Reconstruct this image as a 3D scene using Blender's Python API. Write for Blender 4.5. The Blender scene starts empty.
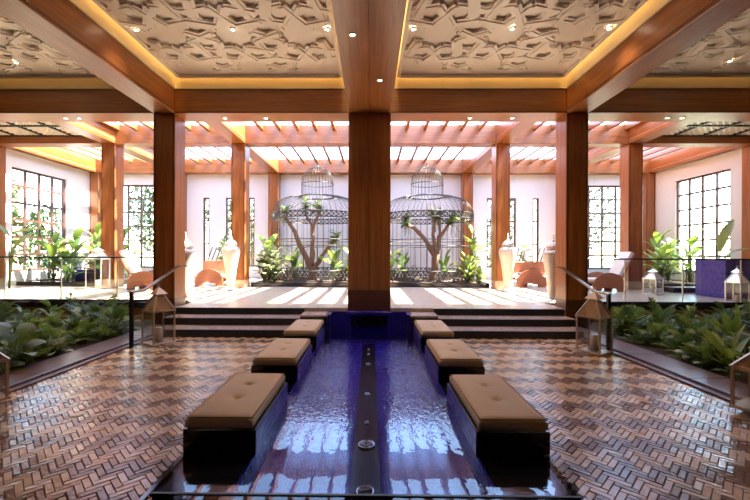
import bpy, math, random
from mathutils import Vector, Matrix, Euler
random.seed(7)
SC = bpy.context.scene
COL = SC.collection
R = math.radians
PI = math.pi

# ------------------------------------------------------------------ camera, sky, sun, exposure
F = 385.0
cam_d = bpy.data.cameras.new('camera'); cam = bpy.data.objects.new('camera', cam_d); COL.objects.link(cam)
cam_d.sensor_width = 36; cam_d.lens = F / 750 * 36
cam_d.shift_x = 8 / 750; cam_d.shift_y = 4 / 750
cam_d.clip_start = .05; cam_d.clip_end = 300
cam.matrix_world = Matrix.Translation((0.04, 0, 1.635)) @ Matrix.Rotation(R(.6), 4, 'Z') @ Matrix.Rotation(R(90), 4, 'X') @ Matrix.Rotation(R(.18), 4, 'Z')
SC.camera = cam
SC.view_settings.view_transform = 'Standard'; SC.view_settings.look = 'None'
SC.view_settings.gamma = 1; SC.view_settings.use_curve_mapping = False
SC.view_settings.exposure = 1.62
try:
    SC.cycles.use_denoising = True
    SC.cycles.max_bounces = 10; SC.cycles.diffuse_bounces = 5; SC.cycles.glossy_bounces = 4
    SC.cycles.transparent_max_bounces = 16
    SC.cycles.sample_clamp_indirect = 12
    SC.cycles.caustics_reflective = False; SC.cycles.caustics_refractive = False
except Exception:
    pass
SKY_STRENGTH = .85
w = bpy.data.worlds.new('sky'); SC.world = w; w.use_nodes = True
nt = w.node_tree; nt.nodes.clear()
sk = nt.nodes.new('ShaderNodeTexSky'); sk.sky_type = 'NISHITA'; sk.sun_disc = False
sk.sun_elevation = R(50); sk.sun_rotation = R(90); sk.air_density = 1.0; sk.dust_density = .6; sk.ozone_density = .5
bg = nt.nodes.new('ShaderNodeBackground'); bg.inputs['Strength'].default_value = SKY_STRENGTH
wo = nt.nodes.new('ShaderNodeOutputWorld')
nt.links.new(sk.outputs[0], bg.inputs[0]); nt.links.new(bg.outputs[0], wo.inputs[0])
sun_d = bpy.data.lights.new('sun', 'SUN'); sun = bpy.data.objects.new('sun', sun_d); COL.objects.link(sun)
sun_d.energy = 19; sun_d.color = (1, .90, .76); sun_d.angle = R(.9)
SUN_EL = 60
sun.rotation_euler = Vector((-math.cos(R(SUN_EL)), 0.03, -math.sin(R(SUN_EL)))).to_track_quat('-Z', 'Y').to_euler()
sun.location = (20, 10, 20)

# ------------------------------------------------------------------ materials
MATS = {}
def new_mat(name):
    m = bpy.data.materials.new(name); m.use_nodes = True
    n = m.node_tree; b = n.nodes['Principled BSDF']
    MATS[name] = m
    return m, n, b
def N(n, t, **kw):
    x = n.nodes.new(t)
    for k, v in kw.items():
        if k in x.inputs: x.inputs[k].default_value = v
        else: setattr(x, k, v)
    return x
def simple(name, col, rough=.5, metal=0, var=.12, scale=8, bump=0, bscale=40, coat=0, spec=.5):
    """principled with noise colour variation and optional fine relief"""
    m, n, b = new_mat(name)
    b.inputs['Roughness'].default_value = rough; b.inputs['Metallic'].default_value = metal
    b.inputs['Coat Weight'].default_value = coat; b.inputs['Coat Roughness'].default_value = .1
    b.inputs['Specular IOR Level'].default_value = spec
    tc = N(n, 'ShaderNodeTexCoord')
    no = N(n, 'ShaderNodeTexNoise', Scale=scale, Detail=4.0)
    n.links.new(tc.outputs['Object'], no.inputs['Vector'])
    mx = N(n, 'ShaderNodeMix', data_type='RGBA')
    mx.inputs[6].default_value = (*[c * (1 - var) for c in col], 1)
    mx.inputs[7].default_value = (*[min(1, c * (1 + var)) for c in col], 1)
    n.links.new(no.outputs['Fac'], mx.inputs[0]); n.links.new(mx.outputs[2], b.inputs['Base Color'])
    if bump:
        nb = N(n, 'ShaderNodeTexNoise', Scale=bscale, Detail=3.0)
        n.links.new(tc.outputs['Object'], nb.inputs['Vector'])
        bp = N(n, 'ShaderNodeBump', Strength=bump, Distance=.01)
        n.links.new(nb.outputs['Fac'], bp.inputs['Height']); n.links.new(bp.outputs[0], b.inputs['Normal'])
    return m
def wood(name, c1, c2, axis, rough=.32):
    m, n, b = new_mat(name)
    tc = N(n, 'ShaderNodeTexCoord'); mp = N(n, 'ShaderNodeMapping')
    s = [14, 14, 14]; s[axis] = .7
    mp.inputs['Scale'].default_value = s
    n.links.new(tc.outputs['Object'], mp.inputs['Vector'])
    no = N(n, 'ShaderNodeTexNoise', Scale=1.6, Detail=6.0, Distortion=.6)
    n.links.new(mp.outputs[0], no.inputs['Vector'])
    cr = N(n, 'ShaderNodeValToRGB')
    cr.color_ramp.elements[0].position = .3; cr.color_ramp.elements[0].color = (*c1, 1)
    cr.color_ramp.elements[1].position = .7; cr.color_ramp.elements[1].color = (*c2, 1)
    n.links.new(no.outputs['Fac'], cr.inputs[0]); n.links.new(cr.outputs[0], b.inputs['Base Color'])
    b.inputs['Roughness'].default_value = rough
    b.inputs['Coat Weight'].default_value = .15; b.inputs['Coat Roughness'].default_value = .25
    return m
W1, W2 = (.22, .068, .016), (.37, .130, .034)
wood('wood_x', W1, W2, 0); wood('wood_y', W1, W2, 1); wood('wood_z', W1, W2, 2)
wood('wood_dark', (.07, .020, .010), (.12, .036, .015), 0)
wood('chair_wood', (.33, .11, .05), (.45, .17, .08), 0, .45)
simple('white_wall', (.72, .715, .72), .8, var=.03, bump=.08, bscale=60)
simple('plaster', (.78, .70, .58), .35, var=.05, bump=.1, bscale=50)
simple('plaster_back', (.50, .44, .36), .6, var=.06)
simple('cove', (.72, .60, .38), .6, var=.03)
simple('black_stone', (.012, .011, .014), .12, var=.3, scale=3)
simple('black_riser', (.012, .010, .012), .35, var=.3, scale=5)
simple('kerb_stone', (.11, .062, .06), .33, var=.3, scale=4, bump=.05, bscale=12)
simple('soil', (.05, .028, .016), .95, var=.5, scale=20, bump=.8, bscale=30)
simple('cushion', (.56, .41, .27), .85, var=.05, scale=3, bump=.15, bscale=220)
simple('piping', (.30, .20, .12), .8)
simple('metal_dark', (.035, .033, .033), .38, .8)
simple('bronze', (.16, .12, .10), .3, .9)
simple('lantern_metal', (.56, .43, .31), .36, .8, bump=.2, bscale=50)
simple('lantern_roof', (.30, .20, .14), .22, .7)
simple('silver', (.8, .8, .78), .3, .8)
simple('candle', (.9, .87, .8), .6, var=.03)
simple('wick', (.05, .04, .03), .9)
simple('cage_metal', (.075, .07, .065), .45, .6)
simple('window_metal', (.10, .045, .035), .45, .1)
simple('bark', (.20, .11, .065), .9, var=.4, scale=9, bump=.9, bscale=14)
simple('moss', (.07, .075, .03), .95, var=.4, bump=.9)
simple('steel', (.6, .6, .6), .2, 1)
simple('joint', (.075, .045, .034), .8)
simple('white_cushion', (.82, .80, .76), .9, var=.04)
simple('pale_stone', (.48, .34, .22), .45, var=.2, scale=6)
simple('building', (.62, .36, .26), .8, var=.2, scale=1)
simple('pale_building', (.75, .70, .64), .8, var=.1, scale=1)
simple('outside_ground', (.30, .30, .20), .9, var=.3, scale=1)
simple('pot', (.55, .52, .47), .7)
def leafmat(name, c, c2, rough=.38, trans=.35):
    m, n, b = new_mat(name)
    tc = N(n, 'ShaderNodeTexCoord'); no = N(n, 'ShaderNodeTexNoise', Scale=3.0, Detail=3.0)
    oi = N(n, 'ShaderNodeObjectInfo')
    n.links.new(tc.outputs['Object'], no.inputs['Vector'])
    ad = N(n, 'ShaderNodeMath', operation='ADD'); ml = N(n, 'ShaderNodeMath', operation='MULTIPLY'); ml.inputs[1].default_value = .5
    n.links.new(no.outputs['Fac'], ad.inputs[0]); n.links.new(oi.outputs['Random'], ml.inputs[0])
    sb = N(n, 'ShaderNodeMath', operation='SUBTRACT'); sb.inputs[1].default_value = .25
    n.links.new(ml.outputs[0], ad.inputs[1]); n.links.new(ad.outputs[0], sb.inputs[0])
    mx = N(n, 'ShaderNodeMix', data_type='RGBA'); mx.inputs[6].default_value = (*c, 1); mx.inputs[7].default_value = (*c2, 1)
    n.links.new(sb.outputs[0], mx.inputs[0]); n.links.new(mx.outputs[2], b.inputs['Base Color'])
    b.inputs['Roughness'].default_value = rough
    tr = N(n, 'ShaderNodeBsdfTranslucent'); n.links.new(mx.outputs[2], tr.inputs[0])
    ms = N(n, 'ShaderNodeMixShader'); ms.inputs[0].default_value = trans
    n.links.new(b.outputs[0], ms.inputs[1]); n.links.new(tr.outputs[0], ms.inputs[2])
    n.links.new(ms.outputs[0], n.nodes['Material Output'].inputs[0])
leafmat('leaf_green', (.10, .17, .025), (.28, .38, .07))
leafmat('leaf_dark', (.045, .10, .025), (.14, .22, .055))
leafmat('leaf_blue', (.10, .16, .12), (.22, .28, .20), .45)
leafmat('leaf_yellow', (.16, .24, .03), (.32, .38, .07))
leafmat('leaf_pale', (.30, .36, .22), (.55, .58, .40), .5)
leafmat('tree_leaf', (.018, .04, .008), (.07, .11, .02), trans=.2)
simple('stem_green', (.08, .12, .03), .6)
def glass(name, tint=(.93, .97, .95), ior=1.5):
    m, n, b = new_mat(name); n.nodes.remove(b)
    fr = N(n, 'ShaderNodeFresnel', IOR=ior); tr = N(n, 'ShaderNodeBsdfTransparent'); tr.inputs[0].default_value = (*tint, 1)
    gl = N(n, 'ShaderNodeBsdfGlossy', Roughness=.02); ms = N(n, 'ShaderNodeMixShader')
    ge = N(n, 'ShaderNodeNewGeometry'); io = N(n, 'ShaderNodeMix'); io.inputs[2].default_value = ior; io.inputs[3].default_value = 1 / ior
    n.links.new(ge.outputs['Backfacing'], io.inputs[0]); n.links.new(io.outputs[0], fr.inputs['IOR'])   # same reflectance on a pane's far face
    n.links.new(fr.outputs[0], ms.inputs[0]); n.links.new(tr.outputs[0], ms.inputs[1]); n.links.new(gl.outputs[0], ms.inputs[2])
    n.links.new(ms.outputs[0], n.nodes['Material Output'].inputs[0])
    return m, n, gl, fr
glass('glass')
glass('lantern_glass', (.94, .93, .92), 1.45)
# water: fresnel mix of mirror and clear, rippled
m, n, gl, fr = glass('water', (.82, .87, 1.0), 1.38)
tc = N(n, 'ShaderNodeTexCoord'); mp = N(n, 'ShaderNodeMapping'); mp.inputs['Scale'].default_value = (1, .7, 1)
n1 = N(n, 'ShaderNodeTexNoise', Scale=3.0, Detail=2.0, Distortion=.2)
n2 = N(n, 'ShaderNodeTexNoise', Scale=22.0, Detail=2.0)
n.links.new(tc.outputs['Object'], mp.inputs[0]); n.links.new(mp.outputs[0], n1.inputs['Vector']); n.links.new(mp.outputs[0], n2.inputs['Vector'])
# ripples grow towards the fountain end (far y)
sp = N(n, 'ShaderNodeSeparateXYZ'); n.links.new(tc.outputs['Object'], sp.inputs[0])
mr = N(n, 'ShaderNodeMapRange'); mr.inputs[1].default_value = 3.2; mr.inputs[2].default_value = 6.0; mr.inputs[3].default_value = .05; mr.inputs[4].default_value = 3.0
n.links.new(sp.outputs[1], mr.inputs[0])
m2 = N(n, 'ShaderNodeMath', operation='MULTIPLY'); n.links.new(n2.outputs['Fac'], m2.inputs[0]); n.links.new(mr.outputs[0], m2.inputs[1])
a1 = N(n, 'ShaderNodeMath', operation='ADD'); n.links.new(n1.outputs['Fac'], a1.inputs[0]); n.links.new(m2.outputs[0], a1.inputs[1])
bp = N(n, 'ShaderNodeBump', Strength=.5, Distance=.006)
n.links.new(a1.outputs[0], bp.inputs['Height']); n.links.new(bp.outputs[0], gl.inputs['Normal']); n.links.new(bp.outputs[0], fr.inputs['Normal'])
gl.inputs['Roughness'].default_value = .0

def tiles(name, c1, c2, mortar, size, rough=.15, bump=.25, ms=.03, vary=True, wd=1.0, ht=1.0):
    """small mosaic: brick node on object coordinates with per-tile colour"""
    m, n, b = new_mat(name)
    tc = N(n, 'ShaderNodeTexCoord')
    br = N(n, 'ShaderNodeTexBrick'); br.offset = 0; br.inputs['Scale'].default_value = 1 / size
    br.inputs['Color1'].default_value = (*c1, 1); br.inputs['Color2'].default_value = (*c2, 1); br.inputs['Mortar'].default_value = (*mortar, 1)
    br.inputs['Mortar Size'].default_value = ms; br.inputs['Brick Width'].default_value = wd; br.inputs['Row Height'].default_value = ht
    # tri-planar by geometry normal
    ge = N(n, 'ShaderNodeNewGeometry'); sx = N(n, 'ShaderNodeSeparateXYZ'); n.links.new(tc.outputs['Object'], sx.inputs[0])
    sn = N(n, 'ShaderNodeSeparateXYZ'); n.links.new(ge.outputs['Normal'], sn.inputs[0])
    ab = N(n, 'ShaderNodeMath', operation='ABSOLUTE'); n.links.new(sn.outputs[2], ab.inputs[0])
    gt = N(n, 'ShaderNodeMath', operation='GREATER_THAN'); gt.inputs[1].default_value = .5; n.links.new(ab.outputs[0], gt.inputs[0])
    u = N(n, 'ShaderNodeMath', operation='ADD'); n.links.new(sx.outputs[0], u.inputs[0]); n.links.new(sx.outputs[1], u.inputs[1])
    cv = N(n, 'ShaderNodeCombineXYZ'); n.links.new(u.outputs[0], cv.inputs[0]); n.links.new(sx.outputs[2], cv.inputs[1])
    mx = N(n, 'ShaderNodeMix', data_type='VECTOR'); n.links.new(gt.outputs[0], mx.inputs[0]); n.links.new(cv.outputs[0], mx.inputs[4]); n.links.new(tc.outputs['Object'], mx.inputs[5])
    n.links.new(mx.outputs[1], br.inputs['Vector'])
    n.links.new(br.outputs['Color'], b.inputs['Base Color']); b.inputs['Roughness'].default_value = rough
    bp = N(n, 'ShaderNodeBump', Strength=bump, Distance=.004); bp.invert = True
    n.links.new(br.outputs['Fac'], bp.inputs['Height']); n.links.new(bp.outputs[0], b.inputs['Normal'])
    return m
tiles('blue_tile', (.018, .012, .22), (.045, .032, .38), (.01, .008, .06), .026, .12)
tiles('blue_tile_pale', (.05, .045, .30), (.10, .09, .42), (.16, .15, .35), .06, .2)
tiles('terrace_tile', (.58, .47, .34), (.46, .36, .27), (.30, .24, .19), .12, .28, .2, .02)
tiles('tread_tile', (.46, .34, .28), (.36, .25, .20), (.18, .12, .10), .05, .25, .3)
tiles('dark_mosaic', (.008, .007, .009), (.02, .015, .017), (.004, .004, .004), .03, .2)
def brickmat(name, c):
    m, n, b = new_mat(name)
    tc = N(n, 'ShaderNodeTexCoord'); ge = N(n, 'ShaderNodeNewGeometry'); oi = N(n, 'ShaderNodeObjectInfo')
    no = N(n, 'ShaderNodeTexNoise', Scale=9.0, Detail=5.0); n.links.new(ge.outputs['Position'], no.inputs['Vector'])
    big = N(n, 'ShaderNodeTexNoise', Scale=1.1, Detail=2.0); n.links.new(ge.outputs['Position'], big.inputs['Vector'])
    ad = N(n, 'ShaderNodeMath', operation='ADD'); n.links.new(no.outputs['Fac'], ad.inputs[0]); n.links.new(big.outputs['Fac'], ad.inputs[1])
    mr = N(n, 'ShaderNodeMapRange'); mr.inputs[1].default_value = .6; mr.inputs[2].default_value = 1.4
    n.links.new(ad.outputs[0], mr.inputs[0])
    mx = N(n, 'ShaderNodeMix', data_type='RGBA'); mx.inputs[6].default_value = (*[x * .7 for x in c], 1); mx.inputs[7].default_value = (*[x * 1.25 for x in c], 1)
    n.links.new(mr.outputs[0], mx.inputs[0]); n.links.new(mx.outputs[2], b.inputs['Base Color'])
    b.inputs['Roughness'].default_value = .2; b.inputs['Specular IOR Level'].default_value = .8
    nb = N(n, 'ShaderNodeTexNoise', Scale=26.0, Detail=3.0); n.links.new(ge.outputs['Position'], nb.inputs['Vector'])
    bp = N(n, 'ShaderNodeBump', Strength=.45, Distance=.006); n.links.new(nb.outputs['Fac'], bp.inputs['Height']); n.links.new(bp.outputs[0], b.inputs['Normal'])
brickmat('brick_light', (.60, .41, .27)); brickmat('brick_dark', (.20, .105, .065))
# urn: white diamond mosaic on metal
m, n, b = new_mat('urn')
tc = N(n, 'ShaderNodeTexCoord'); sx = N(n, 'ShaderNodeSeparateXYZ'); n.links.new(tc.outputs['Object'], sx.inputs[0])
at = N(n, 'ShaderNodeMath', operation='ARCTAN2'); n.links.new(sx.outputs[1], at.inputs[0]); n.links.new(sx.outputs[0], at.inputs[1])
k1 = N(n, 'ShaderNodeMath', operation='MULTIPLY'); k1.inputs[1].default_value = 12 / PI; n.links.new(at.outputs[0], k1.inputs[0])
k2 = N(n, 'ShaderNodeMath', operation='MULTIPLY'); k2.inputs[1].default_value = 15; n.links.new(sx.outputs[2], k2.inputs[0])
aa = N(n, 'ShaderNodeMath', operation='ADD'); n.links.new(k1.outputs[0], aa.inputs[0]); n.links.new(k2.outputs[0], aa.inputs[1])
bb = N(n, 'ShaderNodeMath', operation='SUBTRACT'); n.links.new(k1.outputs[0], bb.inputs[0]); n.links.new(k2.outputs[0], bb.inputs[1])
fs = []
for q in (aa, bb):
    pp = N(n, 'ShaderNodeMath', operation='PINGPONG'); pp.inputs[1].default_value = .5; n.links.new(q.outputs[0], pp.inputs[0]); fs.append(pp)
mi = N(n, 'ShaderNodeMath', operation='MINIMUM'); n.links.new(fs[0].outputs[0], mi.inputs[0]); n.links.new(fs[1].outputs[0], mi.inputs[1])
cr = N(n, 'ShaderNodeValToRGB'); cr.color_ramp.elements[0].position = .08; cr.color_ramp.elements[0].color = (.30, .24, .18, 1)
cr.color_ramp.elements[1].position = .2; cr.color_ramp.elements[1].color = (.80, .76, .68, 1)
n.links.new(mi.outputs[0], cr.inputs[0]); n.links.new(cr.outputs[0], b.inputs['Base Color'])
b.inputs['Roughness'].default_value = .3; b.inputs['Metallic'].default_value = .25
bp = N(n, 'ShaderNodeBump', Strength=.6, Distance=.01); n.links.new(mi.outputs[0], bp.inputs['Height']); n.links.new(bp.outputs[0], b.inputs['Normal'])
def emit(name, c, s):
    m, n, b = new_mat(name); b.inputs['Emission Color'].default_value = (*c, 1); b.inputs['Emission Strength'].default_value = s
    b.inputs['Base Color'].default_value = (*c, 1)
emit('lamp_glow', (1, .82, .55), 14)

# ------------------------------------------------------------------ mesh builder and object helpers
class MB:
    def __init__(s): s.v = []; s.f = []; s.m = []; s.sm = []
    def add(s, vs, fs, mi=0, smooth=False):
        o = len(s.v); s.v += [tuple(p) for p in vs]
        for f in fs: s.f.append(tuple(o + i for i in f)); s.m.append(mi); s.sm.append(smooth)
        return s
    def box(s, x0, x1, y0, y1, z0, z1, mi=0, bev=0):
        if bev <= 0:
            v = [(x, y, z) for z in (z0, z1) for y in (y0, y1) for x in (x0, x1)]
            return s.add(v, [(0, 2, 3, 1), (4, 5, 7, 6), (0, 1, 5, 4), (2, 6, 7, 3), (0, 4, 6, 2), (1, 3, 7, 5)], mi)
        # chamfered box
        b = min(bev, (x1 - x0) / 3, (y1 - y0) / 3, (z1 - z0) / 3)
        C = {}; v = []
        for ix, X in ((0, x0), (1, x1)):
            for iy, Y in ((0, y0), (1, y1)):
                for iz, Z in ((0, z0), (1, z1)):
                    sx = b if ix == 0 else -b; sy = b if iy == 0 else -b; sz = b if iz == 0 else -b
                    for ax, p in (('x', (X, Y + sy, Z + sz)), ('y', (X + sx, Y, Z + sz)), ('z', (X + sx, Y + sy, Z))):
                        C[ix, iy, iz, ax] = len(v); v.append(p)
        f = []
        q = ((0, 0), (1, 0), (1, 1), (0, 1))
        for k in (0, 1):
            a = [C[k, i, j, 'x'] for i, j in q]; f.append(a if k else a[::-1])
            a = [C[i, k, j, 'y'] for i, j in q]; f.append(a[::-1] if k else a)
            a = [C[i, j, k, 'z'] for i, j in q]; f.append(a if k else a[::-1])
        for i in (0, 1):
            for j in (0, 1):
                a = [C[0, i, j, 'y'], C[1, i, j, 'y'], C[1, i, j, 'z'], C[0, i, j, 'z']]; f.append(a if (i == j) else a[::-1]); 
                a = [C[i, 0, j, 'x'], C[i, 1, j, 'x'], C[i, 1, j, 'z'], C[i, 0, j, 'z']]; f.append(a if (i != j) else a[::-1])
                a = [C[i, j, 0, 'x'], C[i, j, 1, 'x'], C[i, j, 1, 'y'], C[i, j, 0, 'y']]; f.append(a if (i == j) else a[::-1])
                for k in (0, 1):
                    a = [C[i, j, k, 'x'], C[i, j, k, 'y'], C[i, j, k, 'z']]; f.append(a if (i + j + k) % 2 else a[::-1])
        return s.add(v, f, mi)
    def beam(s, p, q, w, h, mi=0, up=(0, 0, 1)):
        """rectangular bar from p to q"""
        p = Vector(p); q = Vector(q); d = (q - p).normalized(); u = Vector(up)
        if abs(d.dot(u)) > .98: u = Vector((1, 0, 0))
        a = d.cross(u).normalized(); c = a.cross(d).normalized()
        v = [P + a * (i * w / 2) + c * (j * h / 2) for P in (p, q) for j in (-1, 1) for i in (-1, 1)]
        return s.add(v, [(0, 2, 3, 1), (4, 5, 7, 6), (0, 1, 5, 4), (2, 6, 7, 3), (0, 4, 6, 2), (1, 3, 7, 5)], mi)
    def tube(s, pts, r, k=6, mi=0, caps=True, closed=False):
        pts = [Vector(p) for p in pts]; n = len(pts); rr = r if isinstance(r, (list, tuple)) else [r] * n
        ref = None; rings = []; vs = []
        for i, p in enumerate(pts):
            a = pts[(i - 1) % n] if (i > 0 or closed) else p; b = pts[(i + 1) % n] if (i < n - 1 or closed) else p
            d = (b - a).normalized()
            if ref is None: ref = Vector((0, 0, 1)) if abs(d.z) < .9 else Vector((1, 0, 0))
            u = (ref - d * ref.dot(d)).normalized(); v = d.cross(u); ref = u
            vs += [p + (u * math.cos(2 * PI * j / k) + v * math.sin(2 * PI * j / k)) * rr[i] for j in range(k)]
        fs = []
        for i in range(n if closed else n - 1):
            for j in range(k):
                a = i * k; b = ((i + 1) % n) * k; j2 = (j + 1) % k
                fs.append((a + j, a + j2, b + j2, b + j))
        if caps and not closed: fs.append(tuple(range(k))[::-1]); fs.append(tuple((n - 1) * k + j for j in range(k)))
        return s.add(vs, fs, mi, True)
    def ring(s, c, rad, r, seg=40, k=5, mi=0):
        return s.tube([(c[0] + rad * math.cos(2 * PI * i / seg), c[1] + rad * math.sin(2 * PI * i / seg), c[2]) for i in range(seg)], r, k, mi, closed=True)
    def lathe(s, prof, seg=24, mi=0, c=(0, 0), cap=True):
        vs = [(c[0] + r * math.cos(2 * PI * j / seg), c[1] + r * math.sin(2 * PI * j / seg), z) for r, z in prof for j in range(seg)]
        fs = [(i * seg + j, i * seg + (j + 1) % seg, (i + 1) * seg + (j + 1) % seg, (i + 1) * seg + j) for i in range(len(prof) - 1) for j in range(seg)]
        if cap: fs += [tuple(range(seg))[::-1], tuple((len(prof) - 1) * seg + j for j in range(seg))]
        return s.add(vs, fs, mi, True)
    def prism(s, poly, y0, y1, mi=0):
        """xz outline extruded along y"""
        n = len(poly); vs = [(x, y0, z) for x, z in poly] + [(x, y1, z) for x, z in poly]
        return s.add(vs, [tuple(range(n)), tuple(range(n, 2 * n))[::-1]] + [(i, i + n, (i + 1) % n + n, (i + 1) % n) for i in range(n)], mi)
    def mesh(s, name, mats):
        me = bpy.data.meshes.new(name); me.from_pydata(s.v, [], s.f)
        for m in (mats if isinstance(mats, (list, tuple)) else [mats]): me.materials.append(MATS[m])
        me.polygons.foreach_set('material_index', s.m); me.polygons.foreach_set('use_smooth', s.sm); me.update()
        return me
def obj(name, mb, mats, parent=None, loc=(0, 0, 0), rot=(0, 0, 0), kind=None, label=None):
    me = mb.mesh(name, mats) if isinstance(mb, MB) else mb
    o = bpy.data.objects.new(name, me); COL.objects.link(o); o.location = loc; o.rotation_euler = rot
    if parent: o.parent = parent
    if kind: o['kind'] = kind
    if label: o['label'] = label
    return o
def tag(o, label=None, cat=None, group=None, kind=None):
    if label: o['label'] = label
    if cat: o['category'] = cat
    if group: o['group'] = group
    if kind: o['kind'] = kind
    return o
def empty(name, loc, rz=0, label=None, cat=None, group=None, sc=1, kind=None):
    o = bpy.data.objects.new(name, None); COL.objects.link(o); o.location = loc; o.rotation_euler = (0, 0, rz)
    o.scale = (sc, sc, sc) if not isinstance(sc, tuple) else sc; o.empty_display_size = .1
    return tag(o, label, cat, group, kind)
def copy_tree(o, parent=None):
    c = o.copy(); COL.objects.link(c); c.parent = parent
    for ch in o.children: copy_tree(ch, c)
    return c
def struct(name, mb, mats, label=None, cat=None, parent=None):
    o = obj(name, mb, mats, parent)
    if parent is None: tag(o, label, cat, kind='structure')
    return o

T = .435       # terrace level
YR = (8.56, 13.35, 18.15)     # fronts of the three column rows
CW = .49
XC = (4.595, 9.15, 13.12)     # column lines
WX = 13.35

# ------------------------------------------------------------------ floors, pool shell, kerbs
POOL_X = 1.5
fl = struct('floor', MB().box(-POOL_X - 2.66, -POOL_X, -6, 7.5, -.3, -.009).box(POOL_X, POOL_X + 2.54, -6, 7.5, -.3, -.009), 'joint',
            'brown and tan herringbone brick floor either side of the pool', 'floor')
# herringbone bricks, turned 45 degrees, bands of three rows light / three rows dark
BW = .05; BL = .15; JG = .0022; s2 = math.sqrt(.5)
bricks = []
def rot(x, y): return ((x - y) * s2, (x + y) * s2)     # (1,1)->+y ; (1,-1)->+x
for row in range(4, 110):
    for t in range(-24, 25):
        for kind in (0, 1):
            ox = row * BW + t * BL; oy = row * BW - t * BL
            if kind == 0: x0, y0, x1, y1 = ox, oy, ox + BL, oy + BW
            else: x0, y0, x1, y1 = ox - BW, oy, ox, oy + BL
            cx, cy = rot((x0 + x1) / 2, (y0 + y1) / 2)
            if cy < .7 or cy > 7.56: continue
            if -POOL_X - 2.66 < cx < -POOL_X or POOL_X < cx < POOL_X + 2.54:
                band = ((row - kind) // 3) % 2
                bricks.append((cx, cy, kind, band))
rb = random.Random(3)
def brick_mesh(band, i):
    h = (BL / 2 - JG, BW / 2 - JG); b = .003
    v = []
    for z, e in ((-.022, 0), (-b, 0), (0, b)):
        v += [(-h[0] + e, -h[1] + e, z), (h[0] - e, -h[1] + e, z), (h[0] - e, h[1] - e, z), (-h[0] + e, h[1] - e, z)]
    f = [(8, 9, 10, 11)]
    for k in (0, 4):
        f += [(k + j, k + (j + 1) % 4, k + 4 + (j + 1) % 4, k + 4 + j) for j in range(4)]
    return v, f
bm_cache = {}
for band in (0, 1):
    v, f = brick_mesh(band, 0); bm_cache[band] = MB().add(v, f).mesh('brick', 'brick_dark' if band else 'brick_light')
def in_view(b):
    cx, cy = b[0], b[1]
    x = 371 + (cx - .04) / cy * F; y = 254 + 1.635 / cy * F
    return 0 < x < 750 and y < 502
vis = [b for b in bricks if in_view(b)]
vis.sort(key=lambda b: b[1]); near = set(id(b) for b in vis[:298])
rest = MB()
for b in bricks:
    ang = R(45) if b[2] == 0 else R(135)
    tx, ty, dz = rb.gauss(0, .018), rb.gauss(0, .018), rb.uniform(-.002, .001)
    band = b[3]
    if rb.random() < .06: band = 1 - band
    M4 = Matrix.Translation((b[0], b[1], dz)) @ Euler((tx, ty, ang)).to_matrix().to_4x4()
    if id(b) in near:
        o = bpy.data.objects.new('brick', bm_cache[band]); COL.objects.link(o); o.parent = fl; o.matrix_world = M4
    else:
        v, f = brick_mesh(band, 0); rest.add([M4 @ Vector(p) for p in v], f, band)
tag(obj('brick', rest, ['brick_light', 'brick_dark'], fl), kind='stuff', label='remaining small herringbone bricks farther off')

# kerbs (polished stone slabs) and beds
kl = struct('trim_1', MB().box(-4.26, -4.16, 1, 7.5, -.1, .02), 'kerb_stone', 'thin polished stone strip edging the left brick floor', 'kerb')
kr = struct('trim_2', MB().box(4.04, 4.14, 1, 7.5, -.1, .02), 'kerb_stone', 'thin polished stone strip edging the right brick floor', 'kerb')
for par, x0, x1 in ((kl, -4.78, -4.265), (kr, 4.145, 4.66)):
    y = -1.0
    while y < 9.4:
        obj('slab', MB().box(x0, x1, y + .003, y + 1.197, -.1, .05, bev=.008), 'kerb_stone', par); y += 1.2
for i, (x0, x1) in enumerate(((-WX, -4.79), (4.67, WX))):
    struct('ground', MB().box(x0, x1, -6, 9.43, -.2, .0), 'soil', ('left' if i == 0 else 'right') + ' planting bed of dark brown soil and mulch', 'soil')

# pool: blue mosaic bottom, black ledges, drain strip, water
pool = struct('trim_3', MB().box(-.93, .93, -3, 8.5, -.5, -.24), 'blue_tile', 'long reflecting pool bottom in deep blue mosaic', 'pool')
struct('ledge', MB().box(-.93, -.91, -3, 8.5, -.24, -.03), 'blue_tile', parent=pool)
struct('ledge', MB().box(.91, .93, -3, 8.5, -.24, -.03), 'blue_tile', parent=pool)
struct('ledge', MB().box(-POOL_X, -.93, -3, 7.97, -.5, -.03).box(.93, POOL_X, -3, 7.97, -.5, -.03), 'black_stone', parent=pool)
struct('rim', MB().box(-POOL_X, -POOL_X + .035, -3, 7.5, -.5, .0).box(POOL_X - .035, POOL_X, -3, 7.5, -.5, .0), 'black_stone', parent=pool)
struct('weir_slot', MB().box(-POOL_X + .04, POOL_X - .04, 2.60, 2.62, -.3, .003), 'black_riser', parent=pool)
struct('drain_strip', MB().box(-.12, .12, 2.85, 7.9, -.24, -.215), 'dark_mosaic', parent=pool)
def grid_plane(x0, x1, y0, y1, z, nx, ny):
    v = [(x0 + (x1 - x0) * i / nx, y0 + (y1 - y0) * j / ny, z) for j in range(ny + 1) for i in range(nx + 1)]
    return MB().add(v, [(j * (nx + 1) + i, j * (nx + 1) + i + 1, (j + 1) * (nx + 1) + i + 1, (j + 1) * (nx + 1) + i) for j in range(ny) for i in range(nx)], 0, True)
tag(obj('pool_water', grid_plane(-POOL_X + .03, POOL_X - .03, -3, 8.5, -.004, 4, 12), 'water'),
    'still clear water filling the long blue pool between benches', 'water', kind='stuff')
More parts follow.
